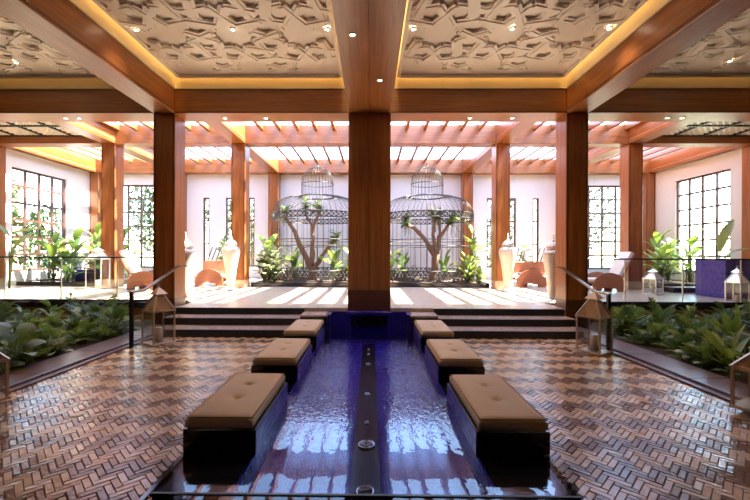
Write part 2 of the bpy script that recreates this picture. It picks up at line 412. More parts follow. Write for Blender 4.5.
for y, r, k in ((2.98, .075, 0), (3.72, .085, 1), (4.2, .028, 2), (5.05, .045, 2), (6.45, .045, 1), (7.05, .03, 2), (7.4, .03, 2)):
    lab = {2.98: 'round chrome drain with a slot, nearest in the pool strip', 3.72: 'round chrome pool light with cross grille, second along the dark strip',
           4.2: 'smallest round fitting, third along the dark pool strip', 5.05: 'small round nozzle, fourth along the dark pool strip', 6.45: 'round light with cross grille at the far part of the pool strip',
           7.05: 'tiny round nozzle near the far end of the pool strip', 7.4: 'tiny round nozzle at the very far end of the pool strip'}[y]
    e = empty('pool_fitting', (0, y, -.215), label=lab, cat='pool fitting', group='round fittings along the pool strip')
    obj('rim', MB().lathe([(r, 0), (r, .012), (r * .92, .02), (r * .8, .02), (r * .78, .012)], 20), 'steel', e)
    if k == 0: obj('slot', MB().beam((-r * .7, -.02, .02), (r * .7, .02, .02), .022, .012), 'metal_dark', e)
    elif k == 1:
        obj('grille', MB().beam((-r * .8, 0, .02), (r * .8, 0, .02), .012, .01).beam((0, -r * .8, .02), (0, r * .8, .02), .012, .01).ring((0, 0, .02), r * .45, .006, 16, 4), 'steel', e)
    else: obj('cap', MB().lathe([(r * .6, .01), (r * .5, .03), (r * .1, .035)], 12), 'steel', e)
# pool head under the centre column
ph = empty('fountain_head', (0, 8.5, 0), label='blue mosaic fountain head at the foot of the centre column', cat='fountain')
obj('wall', MB().box(-.9, .9, .0, .06, -.3, .36), 'blue_tile', ph)
obj('cornice', MB().box(-.50, .50, -.17, .05, .30, .385, bev=.01), 'blue_tile', ph)
for sx in (-1, 1):
    obj('pier', MB().box(sx * .44 - .05, sx * .44 + .05, -.12, .0, -.3, .30), 'blue_tile', ph)
    obj('side_wall', MB().box(min(sx * .80, sx * .9), max(sx * .80, sx * .9), -.45, -.0, -.3, .37), 'blue_tile', ph)
obj('dark_opening', MB().box(-.39, .39, -.03, -.001, .03, .27), 'dark_mosaic', ph)  # dark sheet puts the shade of the openings under the cornice into colour
# corner blocks
for sx, lab in ((-1, 'left'), (1, 'right')):
    x0, x1 = sorted((sx * .87, sx * 1.42))
    e = empty('plinth_block', ((x0 + x1) / 2, 8.22, 0), label=f'low black plinth with mosaic top ending the {lab} steps by the pool', cat='plinth')
    w2 = (x1 - x0) / 2
    obj('body', MB().box(-w2, w2, -.26, .27, -.3, .33), 'black_riser', e)
    obj('tile_top', MB().box(-w2 - .01, w2 + .01, -.27, .27, .33, .36), 'tread_tile', e)
# steps
for sx, nm in ((-1, 'left'), (1, 'right')):
    x0, x1 = sorted((sx * 1.56, sx * 4.16))
    st = empty('floor_steps', (0, 0, 0), label=f'flight of three black-riser steps {nm} of the pool', cat='steps', kind='structure')
    for i, (y, z) in enumerate(((7.5, .145), (8.0, .29), (8.5, .435))):
        xi0, xi1 = (x0, x1) if i < 2 else sorted((sx * 1.43, sx * 4.3))
        if i == 1: xi0, xi1 = sorted((sx * 1.45, sx * 4.3))
        yb = y + .5 if i < 2 else 8.56
        obj('riser', MB().box(xi0, xi1, y, yb, -.1 if i == 0 else z - .145, z - .006), 'black_riser', st)
        obj('tread', MB().box(xi0, xi1, y + .03, yb, z - .006, z), 'tread_tile' if i < 2 else 'terrace_tile', st)
# terrace
te = struct('floor_terrace', MB().box(-4.35, 4.35, 8.56, 18.6, 0, T).box(-WX, -4.35, 9.47, 18.6, 0, T).box(4.35, WX, 9.47, 18.6, 0, T), 'terrace_tile',
            'pale tiled raised terrace floor beyond the pool', 'floor')
for sx, nm in ((-1, 'left'), (1, 'right')):
    x0, x1 = sorted((sx * 4.84, sx * WX))
    e = empty('trim_terrace', (0, 0, 0), label=f'dark stone terrace edge over red wood boarding behind the {nm} bed', cat='terrace edge', kind='structure')
    obj('nosing', MB().box(x0, x1, 9.36, 9.5, T - .13, T + .004, bev=.01), 'black_stone', e)
    obj('light_strip', MB().box(x0, x1, 9.40, 9.47, T - .155, T - .132), 'pale_stone', e)
    obj('boarding', MB().box(x0, x1, 9.43, 9.47, -.1, T - .155), 'wood_x', e)

# ------------------------------------------------------------------ walls with windows
def wall_yz(name, x, y0, y1, z0, z1, hole, th, label):
    hy0, hy1, hz0, hz1 = hole; a, b = (x, x + th) if th > 0 else (x + th, x)
    mb = MB().box(a, b, y0, hy0, z0, z1).box(a, b, hy1, y1, z0, z1).box(a, b, hy0, hy1, z0, hz0).box(a, b, hy0, hy1, hz1, z1)
    return struct(name, mb, 'white_wall', label, 'wall')
WZ0 = .93
wall_yz('wall_left', -WX, -6, 18.9, -.2, 6.0, (14.2, 16.78, WZ0, 4.86), -.25, 'left white plaster wall with gridded window')
wall_yz('wall_right', WX, -6, 18.9, -.2, 6.0, (14.4, 17.0, WZ0, 4.86), .25, 'right white plaster wall with gridded window')
YB = 18.62
holes = []
for sx in (-1, 1):
    for d in (-1.1, 0, 1.1): holes.append((sx * 6.87 + d - .15, sx * 6.87 + d + .15, 1.0, 4.35))
    holes.append((sx * 11.2 - 1.28, sx * 11.2 + 1.28, WZ0, 4.97))
holes.sort()
mb = MB(); x = -WX - .25
for h in holes:
    mb.box(x, h[0], YB, YB + .3, -.2, 6.0); mb.box(h[0], h[1], YB, YB + .3, -.2, h[2]); mb.box(h[0], h[1], YB, YB + .3, h[3], 6.0); x = h[1]
mb.box(x, WX + .25, YB, YB + .3, -.2, 6.0)
struct('wall_back', mb, 'white_wall', 'white back wall behind the birdcages with slit windows', 'wall')
struct('wall_front', MB().box(-WX - .25, WX + .25, -6.3, -6, -.2, 6), 'wood_dark', 'dark wooden lobby wall behind the viewer', 'wall')
wn = [0]
def window(loc, rz, width, z0, z1, cols, rows, label, fine=False):
    wn[0] += 1
    e = empty(f'window_{wn[0]}', loc, rz, label, 'window', kind='structure')
    fw = .08 if cols > 1 else .07
    f = MB().box(-width / 2, -width / 2 + fw, -.04, .04, z0, z1).box(width / 2 - fw, width / 2, -.04, .04, z0, z1)
    f.box(-width / 2 + fw, width / 2 - fw, -.04, .04, z0, z0 + fw).box(-width / 2 + fw, width / 2 - fw, -.04, .04, z1 - fw, z1)
    obj('frame', f, 'window_metal', e)
    cwid = width / cols; rh = (z1 - z0) / rows
    for i in range(1, cols): obj('mullion', MB().box(-width / 2 + i * cwid - .042, -width / 2 + i * cwid + .042, -.03, .03, z0 + fw, z1 - fw), 'window_metal', e)
    for j in range(1, rows): obj('glazing_bar', MB().box(-width / 2 + fw, width / 2 - fw, -.026, .026, z0 + j * rh - .038, z0 + j * rh + .038), 'window_metal', e)
    pm = MB().box(-cwid / 2 + .024, cwid / 2 - .024, -.003, .003, -rh / 2 + .024, rh / 2 - .024).mesh('pane', 'glass')
    for i in range(cols):
        for j in range(rows): obj('pane', pm, None, e, loc=(-width / 2 + (i + .5) * cwid, 0, z0 + (j + .5) * rh))
    if fine:   # thin lattice of round wires in front of the panes
        g = MB(); k = int(width / .16)
        for i in range(1, k): g.box(-width / 2 + i * width / k - .006, -width / 2 + i * width / k + .006, -.022, -.012, z0, z1)
        k = int((z1 - z0) / .16)
        for i in range(1, k): z = z0 + i * (z1 - z0) / k; g.box(-width / 2, width / 2, -.022, -.012, z - .006, z + .006)
        obj('lattice', g, 'window_metal', e)
    return e
window((-WX - .1, 15.49, 0), R(90), 2.56, WZ0, 4.86, 4, 6, 'large square-paned window in the left side wall')
window((WX + .1, 15.7, 0), R(-90), 2.58, WZ0, 4.86, 4, 6, 'large square-paned window in the right side wall')
window((-11.2, YB + .12, 0), 0, 2.56, WZ0, 4.97, 4, 6, 'square-paned latticed window at the left end of back wall', True)
window((11.2, YB + .12, 0), 0, 2.56, WZ0, 4.97, 4, 6, 'square-paned latticed window at the right end of back wall', True)
for sx, nm in ((-1, 'left'), (1, 'right')):
    for d, which in ((-1.1, 'first'), (0, 'middle'), (1.1, 'last')):
        window((sx * 6.87 + d, YB + .1, 0), 0, .30, 1.0, 4.35, 1, 3, f'tall dark-framed slit window, {which} of three from the left, {nm} of the birdcages')

# ------------------------------------------------------------------ columns and beams
def column(x, y, z0, z1, w, label, plinth=True, part_seam=False):
    e = empty('column', (x, y + CW / 2, z0), label=label, cat='column', kind='structure')
    h = z1 - z0
    if part_seam:
        obj('shaft', MB().box(-w / 2, -.006, -CW / 2, CW / 2, 0, h, bev=.006).box(.006, w / 2, -CW / 2, CW / 2, 0, h, bev=.006).box(-.007, .007, -CW / 2 + .01, CW / 2 - .01, 0, h), 'wood_z', e)
        obj('base_board', MB().box(-w / 2 - .004, w / 2 + .004, -CW / 2 - .006, CW / 2 + .004, 0.0, .45), 'wood_dark', e)
    else:
        k = w / 2 - .035
        obj('shaft', MB().box(-w / 2, w / 2, -CW / 2, CW / 2, 0, h, bev=.01), 'wood_z', e)
        for s in (-1, 1):
            obj('batten', MB().box(s * k - .012, s * k + .012, -CW / 2 - .012, -CW / 2 - .001, .3, h - .01), 'wood_dark', e)
        if plinth:
            obj('plinth', MB().box(-w / 2 - .006, w / 2 + .006, -CW / 2 - .006, CW / 2 + .006, 0, .28 if z0 > .3 else T + .2), 'pale_stone' if z0 > .3 else 'wood_dark', e)
    return e
BZ = 4.77; PB = 5.47
names = {0: 'front', 1: 'middle', 2: 'back'}
column(0, YR[0], .385, BZ, .94, 'widest reddish wood column, at centre, standing on the blue fountain head', part_seam=True)
for sx, nm in ((-1, 'left'), (1, 'right')):
    column(sx * XC[0], YR[0], 0, BZ, CW, f'reddish wood column in the front row, just {nm} of the steps')
    column(sx * XC[1], YR[0], 0, BZ, CW, f'reddish wood column in the front row at the {nm} bed')
    column(sx * XC[0], YR[1], T, PB, CW, f'reddish wood column beside the far urn on the {nm}')
    column(sx * XC[1], YR[1], T, PB, CW, f'reddish wood column in the middle row beside the {nm} terrace lantern')
    column(sx * 13.28, YR[1], T, PB, .13, f'slim wood pilaster in the middle row against the {nm} wall')
    column(sx * XC[0], YR[2], T, PB, CW - .02, f'slim-looking back row wood column beside the {nm} birdcage', False)
    column(sx * XC[1], YR[2], T, PB, CW - .02, f'back row wood column between {nm} slit windows and paned window', False)
    column(sx * (XC[2] + .0), YR[2], T, PB, CW - .06, f'back row wood column in the {nm} rear corner', False)
column(0, YR[1], T, PB, CW, 'middle row wood column hidden behind the central one')
column(0, YR[2], T, PB, CW - .02, 'back row wood column behind the centre', False)
def beam(mb, mat, label): return struct('beam', mb, mat, label, 'beam')
# front row cross beam
e = empty('beam', (0, 0, 0), label='deep red wood cross beam over the front columns', cat='beam', kind='structure')
obj('body', MB().box(-WX, WX, 8.56, 9.14, BZ, 5.30, bev=.01), 'wood_x', e)
obj('fascia', MB().box(-WX, WX, 8.86, 9.14, 5.30, 6.30), 'wood_x', e)
obj('batten', MB().box(-WX, WX, 8.545, 8.56, BZ, BZ + .03), 'wood_dark', e)
# depth beams of the lobby ceiling
for x, wdt, lab in ((0, .94, 'wide central double ceiling beam running towards the centre column'), (-XC[0], CW, 'ceiling beam running towards the left front column'),
                    (XC[0], CW, 'ceiling beam running towards the right front column'), (-XC[1], CW, 'outer left ceiling beam over the bed'), (XC[1], CW, 'outer right ceiling beam over the bed')):
    e = empty('beam', (x, 0, 0), label=lab, cat='beam', kind='structure')
    if x == 0:
        obj('body', MB().box(-.47, -.004, -6, 8.545, BZ, 5.30).box(.004, .47, -6, 8.545, BZ, 5.30), 'wood_y', e)
    else:
        obj('body', MB().box(-wdt / 2, wdt / 2, -6, 8.545, BZ, 5.30, bev=.01), 'wood_y', e)
        for s in (-1, 1): obj('batten', MB().box(s * wdt / 2 - .006, s * wdt / 2 + .006, -6, 8.54, BZ + .05, BZ + .07), 'wood_dark', e)
beam(MB().box(-WX, WX, 2.2, 2.75, BZ + .002, 5.30), 'wood_x', 'cross beam of the lobby ceiling overhead')
# pergola beams
def lines(mb_args, lab): return beam(MB().box(*mb_args, bev=.01), 'wood_x', lab)
lines((-WX, WX, YR[1], YR[1] + CW, PB, 6.12), 'wood cross beam over the middle row of columns')
lines((-WX, WX, YR[2], YR[2] + CW - .02, PB, 6.12), 'wood cross beam along the back wall')
for x, lab in ((-WX + .15, 'wood beam along the left wall'), (-XC[1], 'pergola beam left, second from the wall'), (-XC[0], 'pergola beam between the left urn bay and the cage bay'), (0, 'pergola beam over the centre'),
               (XC[0], 'pergola beam between the right cage bay and the urn bay'), (XC[1], 'pergola beam right, second from the wall'), (WX - .15, 'wood beam along the right wall')):
    w2 = CW / 2 if abs(x) < 13 else .15
    e = empty('beam', (x, 0, 0), label=lab, cat='beam', kind='structure')
    for y0, y1 in ((9.14, YR[1]), (YR[1] + CW, YR[2])):
        obj('body', MB().box(-w2, w2, y0, y1, PB + .002, 6.10, bev=.008), 'wood_y', e)
        for s in (-1, 1): obj('batten', MB().box(s * w2 - .01, s * w2 + .01, y0, y1, PB + .12, PB + .14), 'pale_stone', e)  # pale unlit strips stand in for the LED lines along the beam sides
pg = empty('pergola', (0, 0, 5.94), label='open wooden pergola roof of parallel slats over the terrace', cat='pergola')
rl = MB().box(-.055, .055, 9.15, 18.6, 0, .24).mesh('rafter', 'wood_y'); rs = MB().box(-.055, .055, 13.4, 18.6, 0, .24).mesh('rafter', 'wood_y')
for k in range(-21, 22):
    x = k * .63
    if abs(x) > WX - .2: continue
    obj('rafter', rs if abs(x) > XC[1] + .1 else rl, None, pg, loc=(x, 0, 0))

# ------------------------------------------------------------------ ceilings: coffers with interlaced straps
def hankin(p, th):
    """bars of an interlaced star pattern on the octagon-square tiling; one period p"""
    a = p / (1 + math.sqrt(2)); Rm = p / 2
    bars = {}
    def poly(cx, cy, n, apo, off):
        pts = []
        for i in range(n):
            an = off + 2 * PI * i / n
            m = Vector((cx + apo * math.cos(an), cy + apo * math.sin(an))); inn = -Vector((math.cos(an), math.sin(an))); tg = Vector((-inn.y, inn.x))
            pts.append((m, inn, tg))
        out = []
        for i in range(n):
            m1, in1, t1 = pts[i]; m2, in2, t2 = pts[(i + 1) % n]
            # ray from m1 towards m2 side, ray from m2 towards m1 side
            def ray(m, inn, tow):
                t = Vector((-inn.y, inn.x))
                if t.dot(tow) < 0: t = -t
                return (t * math.cos(th) + inn * math.sin(th)).normalized()
            d1 = ray(m1, in1, m2 - m1); d2 = ray(m2, in2, m1 - m2)
            den = d1.x * d2.y - d1.y * d2.x
            if abs(den) < 1e-6: continue
            w_ = m2 - m1; t = (w_.x * d2.y - w_.y * d2.x) / den
            P = m1 + d1 * t
            out.append((m1, P)); out.append((m2, P))
        return out
    segs = poly(0, 0, 8, Rm, 0) + poly(p / 2, p / 2, 4, a / 2, PI / 4)
    return segs
def coffer(x0, x1, y0, y1, label, power, straps=True, light=(1, .62, .22)):
    e = empty('ceiling', ((x0 + x1) / 2, (y0 + y1) / 2, 5.5), label=label, cat='ceiling', kind='structure')
    hx, hy = (x1 - x0) / 2, (y1 - y0) / 2; g = .16
    obj('backing', MB().box(-hx + g, hx - g, -hy + g, hy - g, .035, .075), 'plaster', e)
    obj('cove', MB().box(-hx, -hx + .02, -hy, hy, -.20, .32).box(hx - .02, hx, -hy, hy, -.20, .32).box(-hx + .02, hx - .02, -hy, -hy + .02, -.20, .32).box(-hx + .02, hx - .02, hy - .02, hy, -.20, .32), 'cove', e)
    obj('moulding', MB().box(-hx + g - .04, -hx + g + .04, -hy + g, hy - g, -.02, .09, bev=.01).box(hx - g - .04, hx - g + .04, -hy + g, hy - g, -.02, .09, bev=.01)
        .box(-hx + g, hx - g, hy - g - .04, hy - g + .04, -.02, .09, bev=.01), 'plaster', e)
    obj('lid', MB().box(-hx, hx, -hy, hy, .32, .36), 'cove', e)
    if straps:
        p = 1.18; th = R(59); segs = hankin(p, th); seen = {}
        nx = int(hx * 2 / p) + 3; ny = int(hy * 2 / p) + 3
        full = []
        for i in range(-nx, nx):
            for j in range(-ny, ny):
                o = Vector((i * p, j * p))
                for m1, P in segs: full.append((m1 + o, P + o))
        lst = []
        bym = {}
        for m1, P in full: bym.setdefault((round(m1.x, 3), round(m1.y, 3)), []).append((m1, P))
        for k, L in bym.items():
            used = set()
            for i in range(len(L)):
                for j in range(i + 1, len(L)):
                    if i in used or j in used: continue
                    d1 = (L[i][1] - L[i][0]).normalized(); d2 = (L[j][1] - L[j][0]).normalized()
                    if d1.dot(d2) < -.99: lst.append((L[i][1], L[j][1])); used |= {i, j}
        inside = []
        for q, (A, B) in enumerate(lst):
            c = (A + B) / 2
            if abs(c.x) < hx - g - .02 and abs(c.y) < hy - g - .02: inside.append((A, B, c))
        inside.sort(key=lambda s: -s[2].y)
        rest = MB(); n = 0; rr = random.Random(11)
        for A, B, c in inside:
            # clip to the panel
            def cl(P): return Vector((max(-hx + g + .02, min(hx - g - .02, P.x)), max(-hy + g + .02, min(hy - g - .02, P.y))))
            A, B = cl(A), cl(B); d = B - A; L = d.length
            if L < .08: continue
            an = math.atan2(d.y, d.x); c = (A + B) / 2
            over = (round(c.x * 7) + round(c.y * 7)) % 2 == 0; tilt = (.022 if (round(c.x * 7) + round(c.y * 7)) % 2 == 0 else -.022)
            w_ = .098; ext = .02
            mbx = MB().box(-L / 2 - ext, L / 2 + ext, -w_, w_, .0, .05, bev=.004).box(-L / 2, L / 2, -w_ * .45, w_ * .45, -.016, .001)
            M4 = Matrix.Translation((c.x, c.y, (-.018 if over else .0) + rr.uniform(-.006, .006))) @ Euler((rr.gauss(0, .02), tilt, an)).to_matrix().to_4x4()
            if n < 290 and c.y > -hy * .2:
                o = obj('strap', mbx, 'plaster', e); o.matrix_local = M4; n += 1
            else: rest.add([M4 @ Vector(v) for v in mbx.v], mbx.f)
        if rest.v: tag(obj('strap', rest, 'plaster', e), kind='stuff')
    # warm cove lamps in the slot above the panel's edge
    for (lx, ly, sxx, syy) in ((-hx + .09, 0, .07, 2 * hy - .4), (hx - .09, 0, .07, 2 * hy - .4), (0, hy - .09, 2 * hx - .4, .07)):
        ld = bpy.data.lights.new('cove_light', 'AREA'); ld.shape = 'RECTANGLE'; ld.size = sxx; ld.size_y = syy
        ld.energy = power * max(sxx, syy); ld.color = light
        lo = bpy.data.objects.new('cove_light', ld); COL.objects.link(lo); lo.location = ((x0 + x1) / 2 + lx, (y0 + y1) / 2 + ly, 5.80)
CY0, CY1 = 2.76, 8.545
coffer(-XC[0] + .245, -.47, CY0, CY1, 'carved plaster ceiling bay left of the central beam', 1.5)
coffer(.47, XC[0] - .245, CY0, CY1, 'carved plaster ceiling bay right of the central beam', 1.5)
coffer(-XC[1] + .245, -XC[0] - .245, CY0, CY1, 'carved plaster ceiling bay at the far left', .5)
coffer(XC[0] + .245, XC[1] - .245, CY0, CY1, 'carved plaster ceiling bay at the far right', .5)
struct('ceiling_lobby', MB().box(-WX, WX, -6, 2.2, 5.3, 5.4), 'plaster', 'plain pale ceiling over the front of the lobby', 'ceiling')
for sx, nm in ((-1, 'left'), (1, 'right')):
    x0, x1 = sorted((sx * (XC[1] + .245), sx * WX))
    struct('ceiling_side', MB().box(x0, x1, 2.75, 8.56, 5.3, 5.4), 'plaster', f'pale plaster ceiling bay along the {nm} wall', 'ceiling')
    # carved panel ceiling of the terrace's outer bay
    e = empty('ceiling', ((x0 + x1) / 2, (9.14 + YR[1]) / 2, 5.75), label=f'gridded carved panel ceiling over the {nm} end of the terrace', cat='ceiling', kind='structure')
    hx, hy = (x1 - x0) / 2, (YR[1] - 9.14) / 2
    obj('backing', MB().box(-hx, hx, -hy, hy, .06, .1), 'plaster_back', e)
    nx, ny = 4, 4
    for i in range(nx + 1):
        xx = -hx + 2 * hx * i / nx; obj('rib', MB().box(xx - .035, xx + .035, -hy, hy, -.05, .06), 'metal_dark', e)
    for j in range(ny + 1):
        yy = -hy + 2 * hy * j / ny; obj('rib', MB().box(-hx, hx, yy - .035, yy + .035, -.045, .06), 'metal_dark', e)
    for i in range(nx):
        for j in range(ny):
            mbx = MB(); cx = -hx + 2 * hx * (i + .5) / nx; cy = -hy + 2 * hy * (j + .5) / ny; ax = hx / nx - .05; ay = hy / ny - .05
            for a in range(-5, 6):
                for s in (-1, 1):
                    d = a * .2
                    p = []
                    for t in (-1.2, 1.2):
                        p.append((t, s * t + d))
                    # clip |x|<ax, |y|<ay
                    lo, hi = max(-ax, min((-ay - d) / s, (ay - d) / s)), min(ax, max((-ay - d) / s, (ay - d) / s))
                    if hi - lo > .05: mbx.beam((lo, s * lo + d, 0), (hi, s * hi + d, 0), .045, .02 + (.01 if s > 0 else 0))
            obj('panel', mbx.box(-ax, ax, -ay, ay, .03, .05), 'plaster', e, loc=(cx, cy, 0))
# roof plates closing the space above ceilings
struct('roof', MB().box(-WX - .25, WX + .25, -6.3, 9.0, 6.0, 6.2), 'plaster_back', 'flat roof over the lobby', 'roof')

# downlights
def downlight(x, y, z, label, power, group):
    e = empty('downlight', (x, y, z), label=label, cat='ceiling light', group=group)
    obj('rim', MB().lathe([(.034, .01), (.034, -.012), (.05, -.014), (.055, .0), (.055, .01)], 16, cap=False), 'silver', e)
    obj('bulb', MB().lathe([(.001, -.004), (.033, -.004), (.033, .006), (.001, .006)], 16, cap=False), 'lamp_glow', e)
    ld = bpy.data.lights.new('downlight_lamp', 'SPOT'); ld.energy = power; ld.color = (1, .76, .5); ld.spot_size = R(95); ld.spot_blend = .6; ld.shadow_soft_size = .04
    lo = bpy.data.objects.new('downlight_lamp', ld); COL.objects.link(lo); lo.location = (x, y, z - .03)
CP = 14
for x, y, l in ((-4.0, 6.55, 'left bay by the left beam'), (-2.33, 6.55, 'middle of the left bay'), (-.72, 6.55, 'left bay by the central beam'), (.75, 6.55, 'right bay by the central beam'),
                (2.42, 6.55, 'middle of the right bay'), (4.05, 6.55, 'right bay by the right beam')):
    downlight(x, y, 5.462, f'small round downlight in the carved ceiling, {l}', CP, 'downlights in the carved ceiling')
for x, y, l in ((-.234, 5.49, 'nearer the viewer'), (.19, 6.94, 'nearer the centre column')): downlight(x, y, BZ - .002, f'small downlight under the wide central beam, {l}', CP, 'downlights under the beams')
for x, l in ((-7.06, 'far left, outer of pair'), (-6.75, 'far left, inner of pair'), (-3.35, 'left bay, outer'), (-2.4, 'left bay, inner'), (2.3, 'right bay, inner'), (3.27, 'right bay, outer'), (6.8, 'far right, inner of pair'), (7.14, 'far right, outer of pair')):
    downlight(x, 8.87, BZ - .002, f'small downlight under the front cross beam, {l}', CP * .6, 'downlights under the front cross beam')
for x, l in ((-7.1, 'left'), (7.1, 'right')):
    for y, q in ((7.66, 'rear'), (4.6, 'front')): downlight(x, y, 5.462, f'small round downlight over the {l} planting bed, {q} one', CP * 4, 'downlights over the planting beds')  # front lamps added, all boosted to fill the dark beds; left rear mirrors right
for x, l in ((-3.4, 'left'), (3.4, 'right')):
    for y, q in ((-3.5, 'far back'), (.5, 'just behind the viewer')): downlight(x, y, 5.298, f'added fill downlight in the plain lobby ceiling, {l}, {q}', CP * .4, 'added fill lamps behind the viewer')  # unseen lamps added behind the viewer as warm fill for the lobby

# ------------------------------------------------------------------ pool benches
def cushion_mesh(wx, ly, th):
    nx, ny = 26, 46; v = []; f = []
    btn = [(0, -.16), (0, .22)]
    def top(x, y):
        ex = min(1, (wx / 2 - abs(x)) / .05); ey = min(1, (ly / 2 - abs(y)) / .05)
        z = th + .012 * math.sin(PI * (x / wx + .5)) * math.sin(PI * (y / ly + .5)) - .02 * ((1 - max(0, ex)) ** 2 + (1 - max(0, ey)) ** 2)
        for bx, by in btn:
            d = math.hypot(x - bx, y - by); z -= .034 * math.exp(-(d / .035) ** 2) + .012 * math.exp(-(d / .11) ** 2)
            z -= .006 * math.exp(-((y - by) / .012) ** 2) * math.exp(-(abs(x - bx) / .12))
            a = math.atan2(y - by, x - bx); z += .004 * math.cos(6 * a) * math.exp(-((d - .07) / .04) ** 2)
        return z
    for j in range(ny + 1):
        for i in range(nx + 1):
            x = -wx / 2 + wx * i / nx; y = -ly / 2 + ly * j / ny; v.append((x, y, top(x, y)))
    for j in range(ny):
        for i in range(nx): a = j * (nx + 1) + i; f.append((a, a + 1, a + nx + 2, a + nx + 1))
    # sides bulge slightly
    loop = [i for i in range(nx + 1)] + [j * (nx + 1) + nx for j in range(1, ny + 1)] + [ny * (nx + 1) + i for i in range(nx - 1, -1, -1)] + [j * (nx + 1) for j in range(ny - 1, 0, -1)]
    prev = loop; L = len(loop)
    for zf, out in ((.66, .008), (.3, .008), (.06, .003), (0, -.01)):
        cur = []
        for idx in loop:
            x, y, z = v[idx]; sx = out if x >= wx / 2 - 1e-6 else (-out if x <= -wx / 2 + 1e-6 else 0); sy = out if y >= ly / 2 - 1e-6 else (-out if y <= -ly / 2 + 1e-6 else 0)
            cur.append(len(v)); v.append((x + sx, y + sy, th * zf))
        for k in range(L): f.append((prev[k], cur[k], cur[(k + 1) % L], prev[(k + 1) % L]))
        prev = cur
    return MB().add(v, f, 0, True)
def make_bench(sx):
    e = empty('bench', (0, 0, 0))
    obj('base', MB().box(-.30, .30, -.60, .60, -.03, .18, bev=.006), 'black_stone', e)
    xs = sx * -1 * .301
    a, b = sorted((xs, xs + sx * -1 * .008))
    obj('tile_panel', MB().box(a, b, -.598, .598, -.03, .172), 'blue_tile_pale', e, label='blue mosaic inner face')
    c = obj('cushion', cushion_mesh(.55, 1.18, .105), 'cushion', e, loc=(sx * -.0, 0, .182))
    per = [(-.272, -.585), (.272, -.585), (.272, .585), (-.272, .585)]
    for zz, r in ((.092, .006), (.008, .005)):
        obj('piping', MB().tube([(x, y, zz) for x, y in per], r, 5, closed=True), 'piping', c)
    for by in (-.16, .22): obj('button', MB().lathe([(.001, .0), (.012, .003), (.015, .009), (.010, .014), (.001, .016)], 10), 'piping', c, loc=(0, by, .062))
    return e
labs = ('nearest of the three', 'middle of the three', 'farthest, by the steps')
for sx, nm in ((-1, 'left'), (1, 'right')):
    first = None
    for i, y in enumerate((3.18, 4.99, 6.76)):
        o = make_bench(sx) if first is None else copy_tree(first)
        first = first or o
        o.location = (sx * 1.215, y + .59, 0)
        tag(o, f'tan tufted bench on black base, {nm} of pool, {labs[i]}', 'bench', 'tufted benches along the pool')

# ------------------------------------------------------------------ lanterns
def lantern(loc, rz, s, hb, hr, label, mat='lantern_metal', cap=True, candle_r=.045, candle_h=.17, clabel=''):
    e = empty('lantern', loc, rz, label, 'lantern')
    h = s / 2; t = .024 * (s / .4) ** .5
    obj('base', MB().box(-h - .01, h + .01, -h - .01, h + .01, 0, .03, bev=.006), mat, e)
    for sx in (-1, 1):
        for sy in (-1, 1): obj('corner_post', MB().box(sx * (h - t / 2) - t / 2, sx * (h - t / 2) + t / 2, sy * (h - t / 2) - t / 2, sy * (h - t / 2) + t / 2, .03, hb), mat, e)
    rim = MB()
    for sy in (-1, 1):
        rim.beam((-h - .012, sy * (h - t / 2), hb), (h + .012, sy * (h - t / 2), hb), t * 1.4, t * 1.4).beam((sy * (h - t / 2), -h, hb), (sy * (h - t / 2), h, hb), t * 1.3, t * 1.3)
    obj('top_rim', rim, mat, e)
    for k in range(4):
        g = MB().box(-h + t, h - t, -.002, .002, .03, hb - t * .6)
        obj('pane', g, 'lantern_glass', e, loc=((h - t / 2) * math.sin(k * PI / 2), -(h - t / 2) * math.cos(k * PI / 2), 0), rot=(0, 0, k * PI / 2))
    # roof: glazed pyramid with ribs up to a neck, then a small cap
    nk = s * .16; hz = hb + hr * .62
    ro = MB()
    cs = [(-1, -1), (1, -1), (1, 1), (-1, 1)]
    for cx, cy in cs: obj('roof_rib', MB().beam((cx * h, cy * h, hb), (cx * nk, cy * nk, hz), t, t), mat, e)
    for k in range(4):
        a, b = cs[k], cs[(k + 1) % 4]
        ro.add([(a[0] * h * .97, a[1] * h * .97, hb), (b[0] * h * .97, b[1] * h * .97, hb), (b[0] * nk * .97, b[1] * nk * .97, hz), (a[0] * nk * .97, a[1] * nk * .97, hz)], [(0, 1, 2, 3)])
    obj('roof_panel', ro, 'silver' if mat == 'silver' else 'lantern_roof', e)
    c = MB().box(-nk, nk, -nk, nk, hz - .01, hz + hr * .07)
    k2 = nk * 1.7; z1 = hz + hr * .07; z2 = hb + hr
    c.add([(-k2, -k2, z1), (k2, -k2, z1), (k2, k2, z1), (-k2, k2, z1), (0, 0, z2), ], [(3, 2, 1, 0), (0, 1, 4), (1, 2, 4), (2, 3, 4), (3, 0, 4)])
    obj('cap', c, mat, e)
    obj('ring', MB().tube([(.035 * math.cos(a * PI / 6), 0, z2 + .02 + .035 * math.sin(a * PI / 6)) for a in range(12)], .006, 5, closed=True), mat, e)
    if candle_r:
        q = empty('candle', (loc[0], loc[1], loc[2] + .031), 0, clabel, 'candle')
        obj('wax', MB().lathe([(candle_r, 0), (candle_r, candle_h - .005), (candle_r - .006, candle_h), (.004, candle_h - .012)], 18), 'candle', q)
        obj('wick', MB().tube([(0, 0, candle_h - .012), (.002, 0, candle_h + .012)], .003, 5), 'wick', q)
lantern((-3.83, 6.98, .0), R(-32), .40, .60, .43, 'glass lantern with pale metal frame at the foot of the left steps', clabel='white pillar candle in the lantern by the left steps', candle_r=.065, candle_h=.26)
lantern((3.80, 6.52, .0), R(32), .40, .60, .43, 'glass lantern with pale metal frame at the foot of the right steps', clabel='white pillar candle in the lantern by the right steps', candle_r=.065, candle_h=.26)
